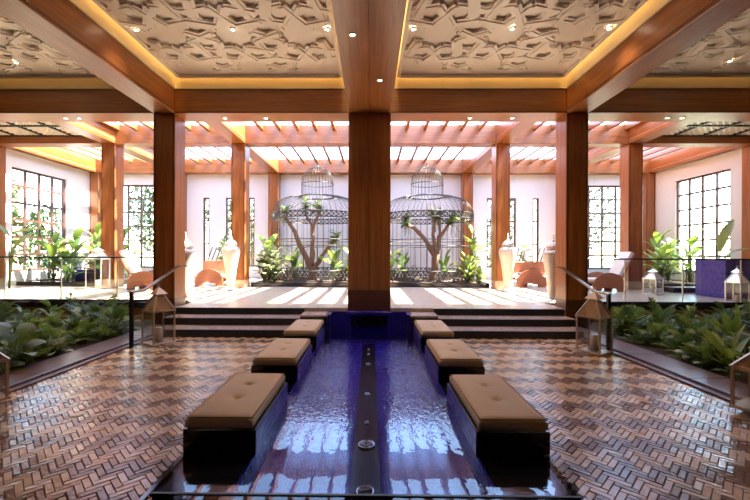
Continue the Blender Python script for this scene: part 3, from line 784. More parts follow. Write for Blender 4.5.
lantern((-4.20, 4.05, .05), R(-28), .46, .42, .30, 'squat glass lantern cut by the left picture edge, on the stone kerb', clabel='pillar candle in the squat left lantern')
lantern((4.11, 3.97, .05), R(28), .46, .42, .30, 'squat glass lantern by the right picture edge on stone kerb', clabel='pillar candle in the squat right lantern')
lantern((-9.14, 12.85, T), R(4), .50, 1.0, .40, 'tall white-framed lantern on the left terrace before a column', 'silver', candle_r=.07, candle_h=.26, clabel='short white candle in the tall left terrace lantern')
lantern((8.62, 11.8, T), R(25), .38, .48, .3, 'small pale lantern on the right terrace at column foot', 'silver', clabel='candle in the small right terrace lantern')
lantern((9.22, 9.75, T), R(20), .34, .52, .36, 'pale lantern behind the glass railing at the far right', 'silver', clabel='candle in the far right railing lantern')

# ------------------------------------------------------------------ urns
def urn(loc, s, label):
    e = empty('urn', loc, label=label, cat='urn', sc=s)
    obj('foot', MB().box(-.17, .17, -.17, .17, 0, .06, bev=.01).lathe([(.15, .06), (.14, .09), (.11, .12)], 24), 'silver', e)
    obj('body', MB().lathe([(.10, .11), (.125, .18), (.15, .4), (.185, .7), (.225, .95), (.255, 1.1), (.27, 1.22), (.262, 1.30), (.22, 1.36), (.15, 1.39)], 40), 'urn', e)
    l = obj('lid', MB().lathe([(.17, 1.385), (.185, 1.41), (.18, 1.46), (.15, 1.52), (.09, 1.57), (.045, 1.60)], 28), 'urn', e)
    obj('finial', MB().lathe([(.03, 1.595), (.055, 1.62), (.035, 1.65), (.02, 1.67), (.035, 1.70), (.022, 1.73), (.014, 1.76), (.018, 1.78), (.002, 1.83)], 14), 'silver', l)
urn((-4.56, 12.6, T), 1.04, 'tall lidded urn in pale diamond mosaic, far one left of the pool')
urn((4.50, 12.6, T), 1.04, 'tall lidded urn in pale diamond mosaic, far one right of the pool')
urn((-4.58, 9.55, T), .95, 'lidded mosaic urn half hidden behind the left front column')
urn((4.55, 9.55, T), .95, 'lidded mosaic urn half hidden behind the right front column')

# ------------------------------------------------------------------ railings and handrails
for sx, nm in ((-1, 'left'), (1, 'right')):
    e = empty('glass_railing', (sx * 4.85, 9.5, T), label=f'frameless glass railing with dark top rail along the {nm} terrace', cat='railing')
    L = WX - 4.9
    a, b = sorted((0, sx * L))
    obj('top_rail', MB().box(a, b, -.025, .025, 1.08, 1.115, bev=.006), 'metal_dark', e)
    obj('shoe', MB().box(a, b, -.03, .03, 0, .05), 'metal_dark', e)
    n = 6; pw = L / n
    for i in range(n):
        x0, x1 = sorted((sx * (i * pw + .008), sx * ((i + 1) * pw - .008)))
        obj('pane', MB().box(x0, x1, -.006, .006, .05, 1.08), 'glass', e)
        if i: obj('clamp', MB().box(sx * i * pw - .012, sx * i * pw + .012, -.012, .012, .05, 1.08), 'silver', e)
    h = empty('handrail', (sx * 4.09, 6.6, 0), label=f'bronze stair handrail on a single post, {nm} of the steps', cat='handrail')
    obj('post', MB().box(-.025, .025, -.03, .03, 0, .95, bev=.004), 'metal_dark', h)
    obj('rail', MB().beam((0, -.03, .965), (0, .38, .965), .055, .03).beam((0, .37, .965), (0, 1.62, 1.36), .055, .03).beam((0, 1.61, 1.36), (sx * .0, 1.96, 1.36), .055, .03), 'bronze', h)

# ------------------------------------------------------------------ plants
def leaf_mesh(L, Wd, droop=.35, fold=.25, petiole=.3, mat='leaf_green', tear=0, n=8):
    """blade growing along +y from the origin, petiole first"""
    mb = MB(); v = []; f = []
    def spine(t):
        s = t * L; return Vector((0, s * math.cos(droop * t), petiole * 0 + s * .15 - droop * s * t * .7))
    pet = [Vector((0, -petiole * .2 * 0 - petiole, -petiole * .9)), Vector((0, -petiole * .45, -petiole * .28)), Vector((0, 0, 0))]
    mb.tube(pet, [.012, .010, .007], 4, 1)
    for i in range(n + 1):
        t = i / n; w_ = Wd / 2 * (math.sin(PI * min(1, t * .93 + .05)) ** .7); p = spine(t)
        if tear and i % 2: w_ *= 1 - tear
        v += [p + Vector((-w_, -.02 * 0, fold * w_)), p, p + Vector((w_, 0, fold * w_))]
    for i in range(n):
        a = i * 3; f += [(a, a + 1, a + 4, a + 3), (a + 1, a + 2, a + 5, a + 4)]
    mb.add(v, f, 0, True)
    return mb.mesh('leaf', [mat, 'stem_green'])
def lobed_mesh(L, Wd, mat):
    """deeply lobed blade (fingers either side of a midrib)"""
    mb = MB(); mb.tube([Vector((0, -.35, -.28)), Vector((0, -.15, -.08)), Vector((0, 0, 0))], [.012, .01, .007], 4, 1)
    for k in range(7):
        t = k / 6; y = L * t; z = .1 * L * t - .3 * L * t * t
        wl = Wd / 2 * (1 - .55 * abs(t - .35) / .65)
        for s in (-1, 1):
            p0 = Vector((0, y, z)); p1 = Vector((s * wl, y + .32 * wl + .1 * L * t, z - .12 * wl)); sd = Vector((-s * .2, 1, 0)).normalized() * L * .055
            m_ = (p0 + p1) / 2 + Vector((0, 0, .04 * L))
            mb.add([p0 - sd, m_ - sd * 1.2, p1, m_ + sd * 1.2, p0 + sd], [(0, 1, 2), (0, 2, 4), (4, 2, 3)], 0, True)
    p0 = Vector((0, L, -.2 * L)); mb.add([p0 + Vector((-.05 * L, 0, 0)), p0 + Vector((.05 * L, 0, 0)), p0 + Vector((0, .25 * L, -.1 * L))], [(0, 1, 2)], 0)
    mb.add([(-.02 * L, 0, 0), (.02 * L, 0, 0), (.05 * L, L, -.2 * L), (-.05 * L, L, -.2 * L)], [(0, 1, 2, 3)], 0)
    return mb.mesh('leaf', [mat, 'stem_green'])
def frond_mesh(L, mat, pairs=13, wl=.12):
    mb = MB(); pts = []
    def sp(t): return Vector((0, L * t * (1 - .15 * t), L * (.55 * t - .75 * t * t)))
    mb.tube([sp(i / 6) for i in range(7)], [.006 - .0006 * i for i in range(7)], 4, 1)
    for i in range(pairs):
        t = .12 + .86 * i / pairs; p = sp(t); w_ = wl * math.sin(PI * (t * .85 + .12)) * 1.2
        for s in (-1, 1):
            d = Vector((s, .45, -.25)).normalized() * w_; q = Vector((0, 1, .0)) * L * .022
            mb.add([p - q, p + d * .5 - q * 1.1, p + d, p + d * .5 + q * 1.1, p + q], [(0, 1, 3, 4), (1, 2, 3)], 0)
    return mb.mesh('frond', [mat, 'stem_green'])
LM = {
 'bird': leaf_mesh(.62, .24, .35, .25, .55, 'leaf_dark'), 'bird2': leaf_mesh(.75, .30, .5, .2, .6, 'leaf_green', .25, 12),
 'banana': leaf_mesh(1.15, .34, .25, .3, .5, 'leaf_yellow', .18, 18), 'round': leaf_mesh(.26, .20, .5, .15, .2, 'leaf_green'),
 'roundd': leaf_mesh(.28, .22, .5, .15, .2, 'leaf_dark'), 'blue': leaf_mesh(.34, .22, .6, .12, .25, 'leaf_blue'),
 'spear': leaf_mesh(.55, .13, .2, .35, .1, 'leaf_yellow'), 'pale': leaf_mesh(.30, .16, .5, .2, .14, 'leaf_pale'),
 'small': leaf_mesh(.16, .09, .4, .2, .1, 'leaf_green', n=4), 'smalld': leaf_mesh(.16, .09, .4, .2, .1, 'leaf_dark', n=4), 'yel': leaf_mesh(.3, .14, .4, .2, .2, 'leaf_yellow'),
 'lobed': lobed_mesh(.34, .36, 'leaf_green'), 'lobedd': lobed_mesh(.38, .40, 'leaf_dark'), 'lobedb': lobed_mesh(.36, .38, 'leaf_blue'),
 'fern': frond_mesh(.5, 'leaf_green'), 'fernd': frond_mesh(.45, 'leaf_dark'), 'fernp': frond_mesh(.4, 'leaf_blue', 11, .09), 'palm': frond_mesh(.9, 'leaf_green', 18, .3)}
rp = random.Random(21)
G1 = 'leafy plants in the left foreground bed'; G2 = 'leafy plants in the right foreground bed'
def plant(kindname, loc, leaves, n, h, spread, label, cat='plant', group=None, stem=True, tilt=(.2, 1.1), sc=(.8, 1.2)):
    """root empty at the ground, a stem part and one object per leaf or frond"""
    e = empty(kindname, loc, rp.uniform(0, 6.28), label, cat, group)
    st = MB()
    if kindname in ('agave', 'caladium'): sc = (sc[0] * .85, sc[1] * .95)
    elif group in (G1, G2) or kindname == 'undergrowth_plant': n = int(n * 2.3); sc = (sc[0] * .48, sc[1] * .66); h *= .68
    for i in range(n):
        a = 2.399 * i + rp.uniform(-.3, .3); q = (i + .5) / n
        z = h * (1 - q * .75) * rp.uniform(.85, 1.1); rad = spread * (.15 + .85 * q) * rp.uniform(.7, 1.15)
        m = LM[leaves[i % len(leaves)]]; s = rp.uniform(*sc)
        tl = tilt[1] - (tilt[1] - tilt[0]) * q
        px, py = rad * .55 * math.sin(-a) * -1, rad * .55 * math.cos(a)
        o = bpy.data.objects.new(m.name.split('.')[0], m); COL.objects.link(o); o.parent = e
        d = Vector((math.cos(a), math.sin(a), 0))
        o.location = d * rad * .6 + Vector((0, 0, z)); o.scale = (s, s, s)
        o.rotation_euler = (tl + rp.uniform(-.2, .2), rp.uniform(-.3, .3), a - PI / 2)
        if stem: st.tube([(0, 0, 0), d * rad * .2 + Vector((0, 0, z * .5)), d * rad * .55 + Vector((0, 0, z * .97))], [.012, .010, .006], 4)
    if stem: obj('stem', st, 'stem_green', e)
    return e
S = 0.0
# left foreground bed
plant('philodendron', (-5.15, 7.75, S), ['lobed', 'lobedd'], 12, .62, .45, 'lobed philodendron behind the left handrail post', group=G1)
plant('philodendron', (-5.9, 8.2, S), ['lobedb', 'fernp', 'lobed'], 12, .70, .5, 'silvery lobed plant against the red boarding, left bed', group=G1)
plant('philodendron', (-6.0, 8.85, S), ['lobedd', 'small'], 12, .72, .4, 'dark lobed plant near the left front column', group=G1)
plant('fern', (-5.25, 6.9, S), ['fern', 'fernp'], 14, .12, .2, 'low grassy fern along the left kerb, beside the lantern', group=G1, stem=False)
plant('fern', (-5.3, 6.1, S), ['fern', 'fernd'], 16, .16, .2, 'bright fern tuft by the left kerb', group=G1, stem=False)
plant('shrub', (-6.1, 6.9, S), ['small', 'yel', 'round'], 26, .48, .5, 'bright green leafy shrub in the middle of left bed', group=G1)
plant('shrub', (-6.7, 7.5, S), ['yel', 'small', 'blue'], 24, .55, .5, 'yellow-green shrub behind the middle of left bed', group=G1)
plant('caladium', (-5.1, 5.45, S), ['blue', 'blue', 'roundd'], 12, .40, .4, 'grey-green broad-leaved plant at the left picture edge', group=G1)
plant('caladium', (-6.0, 6.5, S), ['blue', 'round'], 12, .45, .4, 'broad silvery-leaved plant, left bed', group=G1)
plant('caladium', (-5.45, 6.1, S), ['roundd', 'blue'], 10, .25, .35, 'low dark broad-leaved plant one row in from the left kerb', group=G1)
plant('fern', (-6.9, 6.3, S), ['fernd', 'fern'], 14, .25, .3, 'dark fern deep in the left bed', group=G1, stem=False)
plant('shrub', (-7.9, 8.1, S), ['smalld', 'fernd', 'small'], 30, .72, .6, 'wispy dark shrub spilling at the left terrace edge', group=G1)
plant('shrub', (-8.2, 8.5, S), ['small', 'smalld'], 30, .78, .6, 'fine-leaved shrub before the far left terrace', group=G1)
plant('shrub', (-7.6, 7.1, S), ['roundd', 'yel'], 20, .5, .5, 'mixed green shrub at the far left bed', group=G1)
plant('thin_sapling', (-6.95, 8.9, S), ['smalld', 'small'], 7, 1.0, .3, 'thin bare sapling rising before the left glass railing', group=G1)
for i, (x, y, lv, h) in enumerate(((-5.1, 7.3, 'fern', .14), (-5.35, 5.75, 'fernp', .16), (-5.6, 6.5, 'fern', .22), (-6.3, 6.4, 'yel', .35), (-5.0, 5.1, 'fernd', .12), (-6.5, 8.6, 'lobedb', .6), (-7.2, 8.0, 'round', .55), (-6.6, 5.6, 'roundd', .4), (-5.7, 7.4, 'round', .4), (-8.3, 7.4, 'yel', .55), (-8.2, 8.0, 'small', .7))):
    plant('undergrowth_plant', (x, y, S), [lv, 'small', 'fernp', 'yel'], 18, h, .36, ('short grassy tuft at the left kerb near the lantern', 'spiky grassy tuft between ferns at left kerb', 'soft fern clump one row in from the left kerb', 'yellowish filler plant in the left bed', 'dark tuft at the left kerb end',
        'pale lobed filler against the left boarding', 'round-leaved filler in the left bed rear', 'dark round-leaved filler at the left edge', 'round-leaved filler behind the left kerb ferns', 'yellow-green filler far in the left bed', 'small-leaved filler at the far left boarding')[i], group=G1)
# right foreground bed
for i, (x, y, lv, h) in enumerate(((5.0, 7.1, 'fernd', .14), (5.3, 6.0, 'fernp', .14), (5.6, 6.4, 'lobedd', .25), (6.2, 7.0, 'round', .4), (5.0, 5.8, 'fern', .1), (6.4, 8.4, 'lobed', .6), (7.0, 7.6, 'round', .5), (6.6, 5.9, 'roundd', .4), (5.5, 8.3, 'lobed', .55), (7.9, 7.3, 'small', .5), (8.0, 7.9, 'smalld', .75), (6.0, 6.2, 'fern', .25))):
    plant('undergrowth_plant', (x, y, S), [lv, 'small', 'fernp', 'smalld'], 18, h, .36, ('short dark tuft at the right kerb near the lantern', 'spiky pale tuft midway along the right kerb', 'dark lobed filler one row in from the right kerb', 'round-leaved filler in the right bed', 'tiny grassy tuft at the right kerb',
        'lobed filler against the right boarding', 'round-leaved filler in the right bed rear', 'dark round-leaved filler at the right edge', 'lobed filler by the right front column', 'small-leaved filler far in the right bed', 'small-leaved filler at the far right boarding', 'green fern filler near the arching leaves')[i], group=G2)
plant('philodendron', (5.15, 7.75, S), ['lobed', 'lobedd'], 14, .60, .45, 'lobed philodendron just behind the right handrail', group=G2)
plant('philodendron', (5.9, 7.9, S), ['lobed', 'lobedd'], 14, .62, .5, 'glossy lobed philodendron in the middle of the right bed', group=G2)
plant('philodendron', (5.7, 6.9, S), ['lobedd', 'lobed'], 12, .45, .45, 'dark lobed plant above the right kerb', group=G2)
plant('philodendron', (6.6, 7.4, S), ['lobed', 'lobedb'], 14, .55, .5, 'pale-tipped lobed plant, right bed', group=G2)
plant('shrub', (6.0, 8.85, S), ['smalld', 'small', 'round'], 24, .6, .4, 'small-leaved shrub near the right front column', group=G2)
plant('fern', (5.15, 6.4, S), ['fernd', 'fern'], 12, .14, .2, 'dark low fern along the right kerb', group=G2, stem=False)
plant('fern', (5.0, 5.75, S), ['fern', 'fernp'], 14, .15, .22, 'pale grassy fern beside the right kerb', group=G2, stem=False)
plant('caladium', (5.7, 5.9, S), ['blue', 'roundd'], 12, .30, .35, 'grey-leaved low plant in the right bed', group=G2)
plant('agave', (5.2, 5.6, S), ['spear', 'spear', 'yel'], 12, .12, .3, 'broad arching yellow-green leaves near the squat right lantern', group=G2, stem=False, tilt=(.3, 1.2), sc=(.9, 1.2))
plant('agave', (6.35, 6.75, S), ['spear'], 9, .18, .18, 'upright bright spear-leaved plant at the right edge', group=G2, stem=False, tilt=(1.0, 1.4), sc=(1.0, 1.3))
plant('shrub', (7.3, 7.9, S), ['smalld', 'fernd'], 28, .7, .6, 'feathery dark shrub at the right terrace edge', group=G2)
plant('shrub', (8.3, 8.5, S), ['small', 'smalld'], 30, .85, .6, 'fine-leaved shrub before the blue tiled planter', group=G2)
plant('shrub', (7.3, 6.6, S), ['roundd', 'smalld'], 22, .5, .5, 'dark bushy plant at the far right of the bed', group=G2)
plant('fern', (6.4, 6.4, S), ['fern', 'fernd'], 14, .2, .3, 'green fern deep in the right bed', group=G2, stem=False)
rf = random.Random(5)
ORD = 'first second third fourth fifth sixth seventh eighth ninth tenth eleventh twelfth thirteenth fourteenth fifteenth sixteenth seventeenth eighteenth nineteenth twentieth'.split()
for sx, g, nm in ((-1, G1, 'left'), (1, G2, 'right')):
    for i in range(20):
        y = 4.9 + 4.0 * (i + rf.random()) / 20; lim = min(.93 * y, 9.5)
        x = 4.95 + (max(.2, lim - 5.0)) * ((i * .618) % 1)
        if y > 7.9: x = min(max(x, 5.6), 8.4)
        plant('undergrowth_plant', (sx * x, y, S), [('small', 'yel', 'fernp'), ('small', 'pale', 'smalld'), ('yel', 'small', 'lobed'), ('fern', 'small', 'small')][i % 4], 13, .22 + .08 * (y - 5), .30,
              f'{ORD[i]} nearest of the small low filler plants in the {nm} bed', group=f'filler plants low in the {nm} bed')
# rear planters
PL = []
def planter(x0, x1, y0, y1, label):
    e = empty('planter', ((x0 + x1) / 2, y0, T), label=label, cat='planter')
    hx = (x1 - x0) / 2; d = y1 - y0
    obj('curb', MB().box(-hx, hx, 0, .14, 0, .15, bev=.01).box(-hx, -hx + .1, .14, d, 0, .15).box(hx - .1, hx, .14, d, 0, .15), 'black_stone', e)
    obj('soil', MB().box(-hx + .1, hx - .1, .14, d, 0, .11), 'soil', e)
planter(-4.32, 4.32, 13.93, 18.14, 'long low dark stone planter holding the birdcages')
planter(-13.0, -9.45, 14.0, 18.14, 'low dark stone planter below the left windows')
planter(9.45, 13.0, 14.0, 18.14, 'low dark stone planter below the right windows')
P = T + .11
GB = 'plants in the rear planters'
plant('bird_of_paradise', (-3.95, 15.0, P), ['bird2', 'bird'], 16, 1.5, .5, 'tall green paddle-leaved plant left of the left birdcage', group=GB)
plant('variegated_shrub', (-3.98, 14.45, P), ['pale', 'pale', 'small'], 60, 1.15, .45, 'white-variegated shrub low at the left of the cage', group=GB)
plant('variegated_shrub', (-3.6, 14.45, P), ['pale', 'small', 'pale'], 60, 1.25, .42, 'cream and green shrub against the left cage', group=GB)
plant('bird_of_paradise', (-3.5, 17.5, P), ['bird2'], 10, 1.1, .5, 'paddle-leaved plant behind the left birdcage', group=GB)
plant('bird_of_paradise', (-.75, 14.9, P), ['bird2', 'yel'], 10, 1.0, .35, 'bright paddle leaves just left of the centre column', group=GB)
plant('bird_of_paradise', (.75, 14.9, P), ['bird', 'bird2'], 10, 1.1, .35, 'dark paddle leaves just right of the centre column', group=GB)
plant('bird_of_paradise', (4.0, 15.0, P), ['round', 'bird2', 'round'], 26, 1.9, .4, 'tall glossy stemmed plant right of the right birdcage', group=GB)
plant('bromeliad', (3.7, 14.5, P), ['yel', 'spear', 'pale'], 40, .8, .45, 'bright yellow-green bromeliads right of the right cage', group=GB)
plant('variegated_shrub', (-4.1, 15.6, P), ['round', 'bird', 'small'], 40, 1.5, .4, 'dark leafy shrub behind the variegated one by the left column', group=GB)
plant('bromeliad', (4.05, 14.35, P), ['yel', 'small'], 24, .45, .3, 'low yellow-green clump beside the right column', group=GB)
for x, y, lv, n, h, lab in ((-1.6, 17.5, ['bird'], 10, .9, 'dark paddle plant inside the left cage rear'), (-3.2, 16.4, ['bird'], 8, .7, 'dark paddle plant inside the left cage'),
                            (1.5, 16.9, ['bird'], 10, .9, 'dark drooping paddle plant inside the right cage, left of trunk'), (3.2, 16.6, ['bird'], 10, .8, 'dark paddle plant inside the right cage, right of trunk'), (-1.5, 15.6, ['yel', 'bird2'], 8, 1.0, 'upright paddle plant at the right side of left cage')):
    plant('bird_of_paradise', (x, y, P), lv, n, h, .4, lab, group=GB)
for x, y, lv, n, h, lab in ((-12.25, 14.75, ['bird', 'bird2'], 12, 1.2, 'paddle plant nearest the left wall'), (-12.1, 15.6, ['bird2', 'bird'], 14, 1.2, 'lush paddle plant below the left window'), (-11.5, 14.5, ['yel', 'bird'], 14, .8, 'light green plant low in the left planter'),
                            (-10.2, 14.5, ['bird'], 14, .9, 'broad paddle plant beside the left blue pot'), (-10.9, 16.8, ['bird', 'bird2'], 14, 1.6, 'tall dark paddle plant in the left rear corner'), (-12.3, 17.2, ['bird2'], 12, 1.5, 'tall paddle plant behind, left corner'), (-9.95, 14.8, ['smalld', 'bird'], 12, .8, 'small dark plant behind the tall left lantern')):
    plant('bird_of_paradise', (x, y, P), lv, int(n * 1.6), h * 1.25, .55, lab, group=GB)
for x, y, lv, n, h, lab in ((12.35, 15.0, ['yel', 'bird2'], 16, 1.3, 'sunlit paddle plant below the right window'), (12.2, 15.9, ['yel', 'yel', 'bird2'], 18, 1.3, 'yellow-green bush at the right window'), (11.4, 15.2, ['yel', 'spear'], 18, 1.0, 'bright bushy plant in the right planter'),
                            (10.9, 16.4, ['pale', 'yel'], 18, 1.1, 'pale leafy plant left in the right planter'), (12.6, 17.0, ['bird2', 'yel'], 14, 1.5, 'tall green plant in the right rear corner')):
    plant('bird_of_paradise', (x, y, P), lv, int(n * 1.6), h * 1.2, .55, lab, group=GB)
# single banana leaves close to the side walls
def banana(loc, rots, label, pot=None):
    e = empty('banana_plant', loc, 0, label, 'plant')
    st = MB()
    for (x, y, z, rx, rz, s) in rots:
        o = bpy.data.objects.new('leaf', LM['banana']); COL.objects.link(o); o.parent = e; o.location = (x, y, z); o.rotation_euler = (rx, 0, rz); o.scale = (s,) * 3
        st.tube([(0, 0, 0), (x * .5, y * .5, z * .6), (x, y, z)], [.03, .02, .012], 6)
    obj('stem', st, 'stem_green', e)
banana((11.35, 12.6, T), [(0, 0, 1.3, R(62), R(-75), 1.1), (.3, .1, 1.2, R(15), R(-95), .9), (-.1, .2, .9, R(40), R(40), .7)], 'banana plant with torn upright leaf near the right wall')
banana((-12.2, 12.9, T), [(0, 0, 1.75, R(40), R(95), .9), (.1, 0, 1.85, R(10), R(-80), 1.0), (0, .2, 1.4, R(35), R(0), .9)], 'banana plant with torn drooping leaf at the left edge')
# blue tiled planters
e = empty('blue_planter', (11.15, 11.2, T), label='large blue mosaic cube planter on the right terrace', cat='planter')
obj('body', MB().box(-1.35, 1.35, -.5, .5, 0, 1.06, bev=.01), 'blue_tile_pale', e)
obj('rim', MB().box(-1.37, 1.37, -.52, .52, 1.06, 1.1, bev=.01), 'blue_tile', e)
e = empty('blue_planter', (-11.05, 15.1, P), label='small blue mosaic planter in the left rear of the terrace', cat='planter')
obj('body', MB().box(-.42, .42, -.25, .25, 0, .42, bev=.01), 'blue_tile', e)
obj('rim', MB().box(-.44, .44, -.27, .27, .42, .45, bev=.01), 'blue_tile', e)
e = empty('stone_ledge', (10.7, 12.5, T), label='low dark stone ledge in front of the right planter', cat='ledge')
obj('body', MB().box(-1.1, 1.6, -.25, .25, 0, .14, bev=.01), 'black_stone', e); obj('slab', MB().box(-1.12, 1.62, -.27, .27, .14, .17, bev=.006), 'kerb_stone', e)

# ------------------------------------------------------------------ birdcages
def birdcage(loc, s, label, tree=True, tl='', flip=1):
    e = empty('birdcage', loc, label=label, cat='birdcage', sc=s)
    Rr = 1.88; zb = .12; z1 = 2.50; z2 = 2.72; zr = 3.48; r2 = .70; zt = 4.0; ze = 4.72
    # lattice bands: rings with crossing strips
    def band(za, zc, rad, cells, name):
        b = MB().ring((0, 0, za), rad, .022, 56, 4).ring((0, 0, zc), rad, .022, 56, 4)
        for i in range(cells):
            a0 = 2 * PI * i / cells; a1 = 2 * PI * (i + 1) / cells
            P0 = (rad * math.cos(a0), rad * math.sin(a0)); P1 = (rad * math.cos(a1), rad * math.sin(a1))
            b.beam((*P0, za), (*P1, zc), .014, .03).beam((*P0, zc), (*P1, za), .014, .03).beam((*P0, za), (*P0, zc), .014, .022)
        obj(name, b, 'cage_metal', e)
    band(.10, .46, Rr, 60, 'base_lattice'); band(z1, z2, Rr, 60, 'shoulder_lattice')
    pts = [(Rr, .10), (Rr, z1), (Rr, z2), (Rr * .985, z2 + .15), (Rr * .90, zr - .33), (Rr * .76, zr - .15), (Rr * .58, zr - .04), (r2, zr)]
    bar = MB().tube([(r, 0, z) for r, z in pts], .0085, 4, caps=False).mesh('bar', 'cage_metal')
    nb = 48
    for i in range(nb): obj('bar', bar, None, e, rot=(0, 0, 2 * PI * i / nb))
    p2 = [(r2 - .04, zr), (r2 - .04, zt), (r2 * .9, zt + .3), (r2 * .7, zt + .5), (r2 * .4, zt + .65), (.06, ze)]
    bar2 = MB().tube([(r, 0, z) for r, z in p2], .0075, 4, caps=False).mesh('bar', 'cage_metal')
    for i in range(28): obj('bar', bar2, None, e, rot=(0, 0, 2 * PI * i / 28))
    obj('ring', MB().ring((0, 0, zr), r2, .035, 40, 5), 'cage_metal', e)
    for z, rad in ((1.42, Rr), (1.66, Rr), (zt, r2 - .04)): obj('ring', MB().ring((0, 0, z), rad, .016, 56, 4), 'cage_metal', e)
    obj('finial', MB().lathe([(.08, ze - .03), (.09, ze), (.03, ze + .04), (.05, ze + .09), (.02, ze + .13), (.035, ze + .17), (.006, ze + .22), (.004, ze + .3)], 10), 'cage_metal', e)
    obj('door_frame', MB().tube([(Rr * math.cos(R(a)), Rr * math.sin(R(a)), z) for a, z in ((-98, .46), (-98, 1.3), (-90, 1.42), (-82, 1.3), (-82, .46))], .014, 4), 'cage_metal', e)
CZ = T + .10
birdcage((-2.20, 16.05, CZ), 1, 'giant domed iron birdcage left of the centre column')
birdcage((2.36, 16.05, CZ), 1, 'giant domed iron birdcage right of the centre column')
# twisted trees inside
def gnarled(loc, branches, label):
    e = empty('gnarled_tree', loc, label=label, cat='tree')
    rt = random.Random(int(loc[0] * 100) + 900)
    for i, (path, r0, r1) in enumerate(branches):
        P_ = [Vector(p) for p in path]; pts = []; 
        for a in range(len(P_) - 1):
            for k in range(3): pts.append(P_[a].lerp(P_[a + 1], k / 3) + Vector((rt.uniform(-.03, .03), rt.uniform(-.03, .03), 0)))
        pts.append(P_[-1]); n = len(pts); rr = [(r0 + (r1 - r0) * k / (n - 1)) * rt.uniform(.85, 1.2) for k in range(n)]
        obj('trunk' if i == 0 else 'branch', MB().tube(pts, rr, 8), 'bark', e)
    for i in range(20):
        b = branches[1 + i % (len(branches) - 1)][0]; p = Vector(b[-1]).lerp(Vector(b[-2]), rt.random()) + Vector((rt.uniform(-.08, .08), rt.uniform(-.1, .1), rt.uniform(-.05, .1)))
        for k in range(4):
            m = LM['bird' if k % 2 else 'roundd']; o = bpy.data.objects.new('leaf', m); COL.objects.link(o); o.parent = e; o.location = p
            o.rotation_euler = (rt.uniform(-.4, .9), 0, rt.uniform(0, 6.28)); o.scale = (.75,) * 3
gnarled((-2.38, 16.05, P), [([(0, 0, 0), (-.05, 0, .5), (-.1, 0, .8)], .16, .13), ([(-.05, 0, .4), (-.45, .1, 1.2), (-.75, .0, 2.0), (-1.15, 0, 2.55), (-1.2, 0, 2.9)], .13, .05),
        ([(-.05, 0, .5), (-.02, -.1, 1.4), (.0, 0, 2.2), (.25, .1, 2.8), (.1, 0, 3.3)], .11, .04), ([(0, 0, .4), (.3, .1, .9), (.75, .0, 1.5), (1.05, 0, 1.8)], .11, .05), ([(.02, 0, 2.2), (-.3, .1, 2.7), (-.35, 0, 3.2)], .06, .03)],
        'twisted bare-trunked tree inside the left birdcage')
gnarled((2.62, 16.05, P), [([(0, 0, 0), (.05, 0, .5), (.15, 0, 1.1)], .15, .14), ([(.1, 0, 1.0), (-.25, .1, 1.6), (-.8, .0, 2.2), (-1.1, 0, 2.3), (-1.15, 0, 2.7)], .12, .05),
        ([(.12, 0, 1.05), (.0, -.1, 1.9), (.05, 0, 2.5), (-.05, .1, 3.1)], .1, .04), ([(.15, 0, 1.05), (.3, .1, 1.8), (.6, .0, 2.3), (1.0, 0, 2.6)], .1, .045), ([(.3, 0, 1.9), (.25, .1, 2.6), (.3, 0, 3.0)], .06, .03)],
        'twisted forked tree inside the right birdcage')

# ------------------------------------------------------------------ lounge seats on the terrace
def arch_panel(w_, h, r):
    pts = [(-w_ / 2, 0), (-w_ / 2, .05)]
    pts += [(-w_ / 2 * math.cos(a), .12 + (h - .12) * math.sin(a)) for a in [PI * k / 20 for k in range(21)]]
    pts += [(w_ / 2, .05), (w_ / 2, 0), (w_ / 2 - .26, 0)]
    # scalloped notch
    for k in range(13):
        a = PI * k / 12; pts.append(((w_ / 2 - .27) * math.cos(a), (.03 + .04 * abs(math.cos(a * 1.5)) + .08 * math.sin(a))))
    pts.append((-w_ / 2 + .26, 0))
    return pts
def lounge(loc, flip, label, group=None):
    e = empty('lounge_chair', loc, 0 if flip > 0 else PI, label, 'chair', group)
    poly = arch_panel(1.05, .62, .16)
    for y in (-.36, .32): obj('side_panel', MB().prism(poly, y, y + .04), 'chair_wood', e)
    obj('seat', MB().box(-.5, .45, -.32, .32, .28, .33, bev=.01), 'chair_wood', e)
    obj('seat_cushion', MB().box(-.48, .42, -.31, .31, .33, .43, bev=.03), 'white_cushion', e)
    a, b = Vector((.36, 0, .30)), Vector((.85, 0, 1.25)); d = (b - a).normalized(); nrm = Vector((-d.z, 0, d.x))
    obj('backrest', MB().beam(a, b, .66, .04, up=(nrm.x, 0, nrm.z)), 'chair_wood', e)
    obj('back_cushion', MB().beam(a + nrm * .07 + d * .25, b + nrm * .07, .58, .09, up=(nrm.x, 0, nrm.z)), 'white_cushion', e)
lounge((7.75, 12.9, T), 1, 'wooden lounge chair with arched side and white back cushion, right terrace')
lounge((-7.45, 12.9, T), -1, 'wooden lounge chair with arched side and white back cushion, left terrace')
def garden_bench(loc, label):
    e = empty('garden_bench', loc, 0, label, 'bench')
    poly = arch_panel(1.05, .64, .16)
    for x, y in ((-.1, -.45), (.35, .35)): obj('side_panel', MB().prism(poly, y, y + .05), 'chair_wood', e, loc=(x, 0, 0))
    obj('seat', MB().box(-.65, .9, -.40, .35, .26, .31, bev=.01), 'chair_wood', e)
    obj('back_board', MB().box(-.7, .95, .42, .48, .5, .92, bev=.01), 'chair_wood', e)
    obj('seat_cushion', MB().box(-.62, .86, -.38, .34, .31, .40, bev=.03), 'white_cushion', e)
    for k in (-.55, -.38, -.21, .45, .62, .79): obj('rod', MB().tube([(k, .45, .88), (k + .2, .5, 1.45)], .018, 6), 'metal_dark', e)
garden_bench((-5.85, 14.6, T), 'wooden arched-end garden seat with leaning rods beside left urn')
garden_bench((6.0, 14.6, T), 'wooden arched-end garden seat with leaning rods beside right urn')
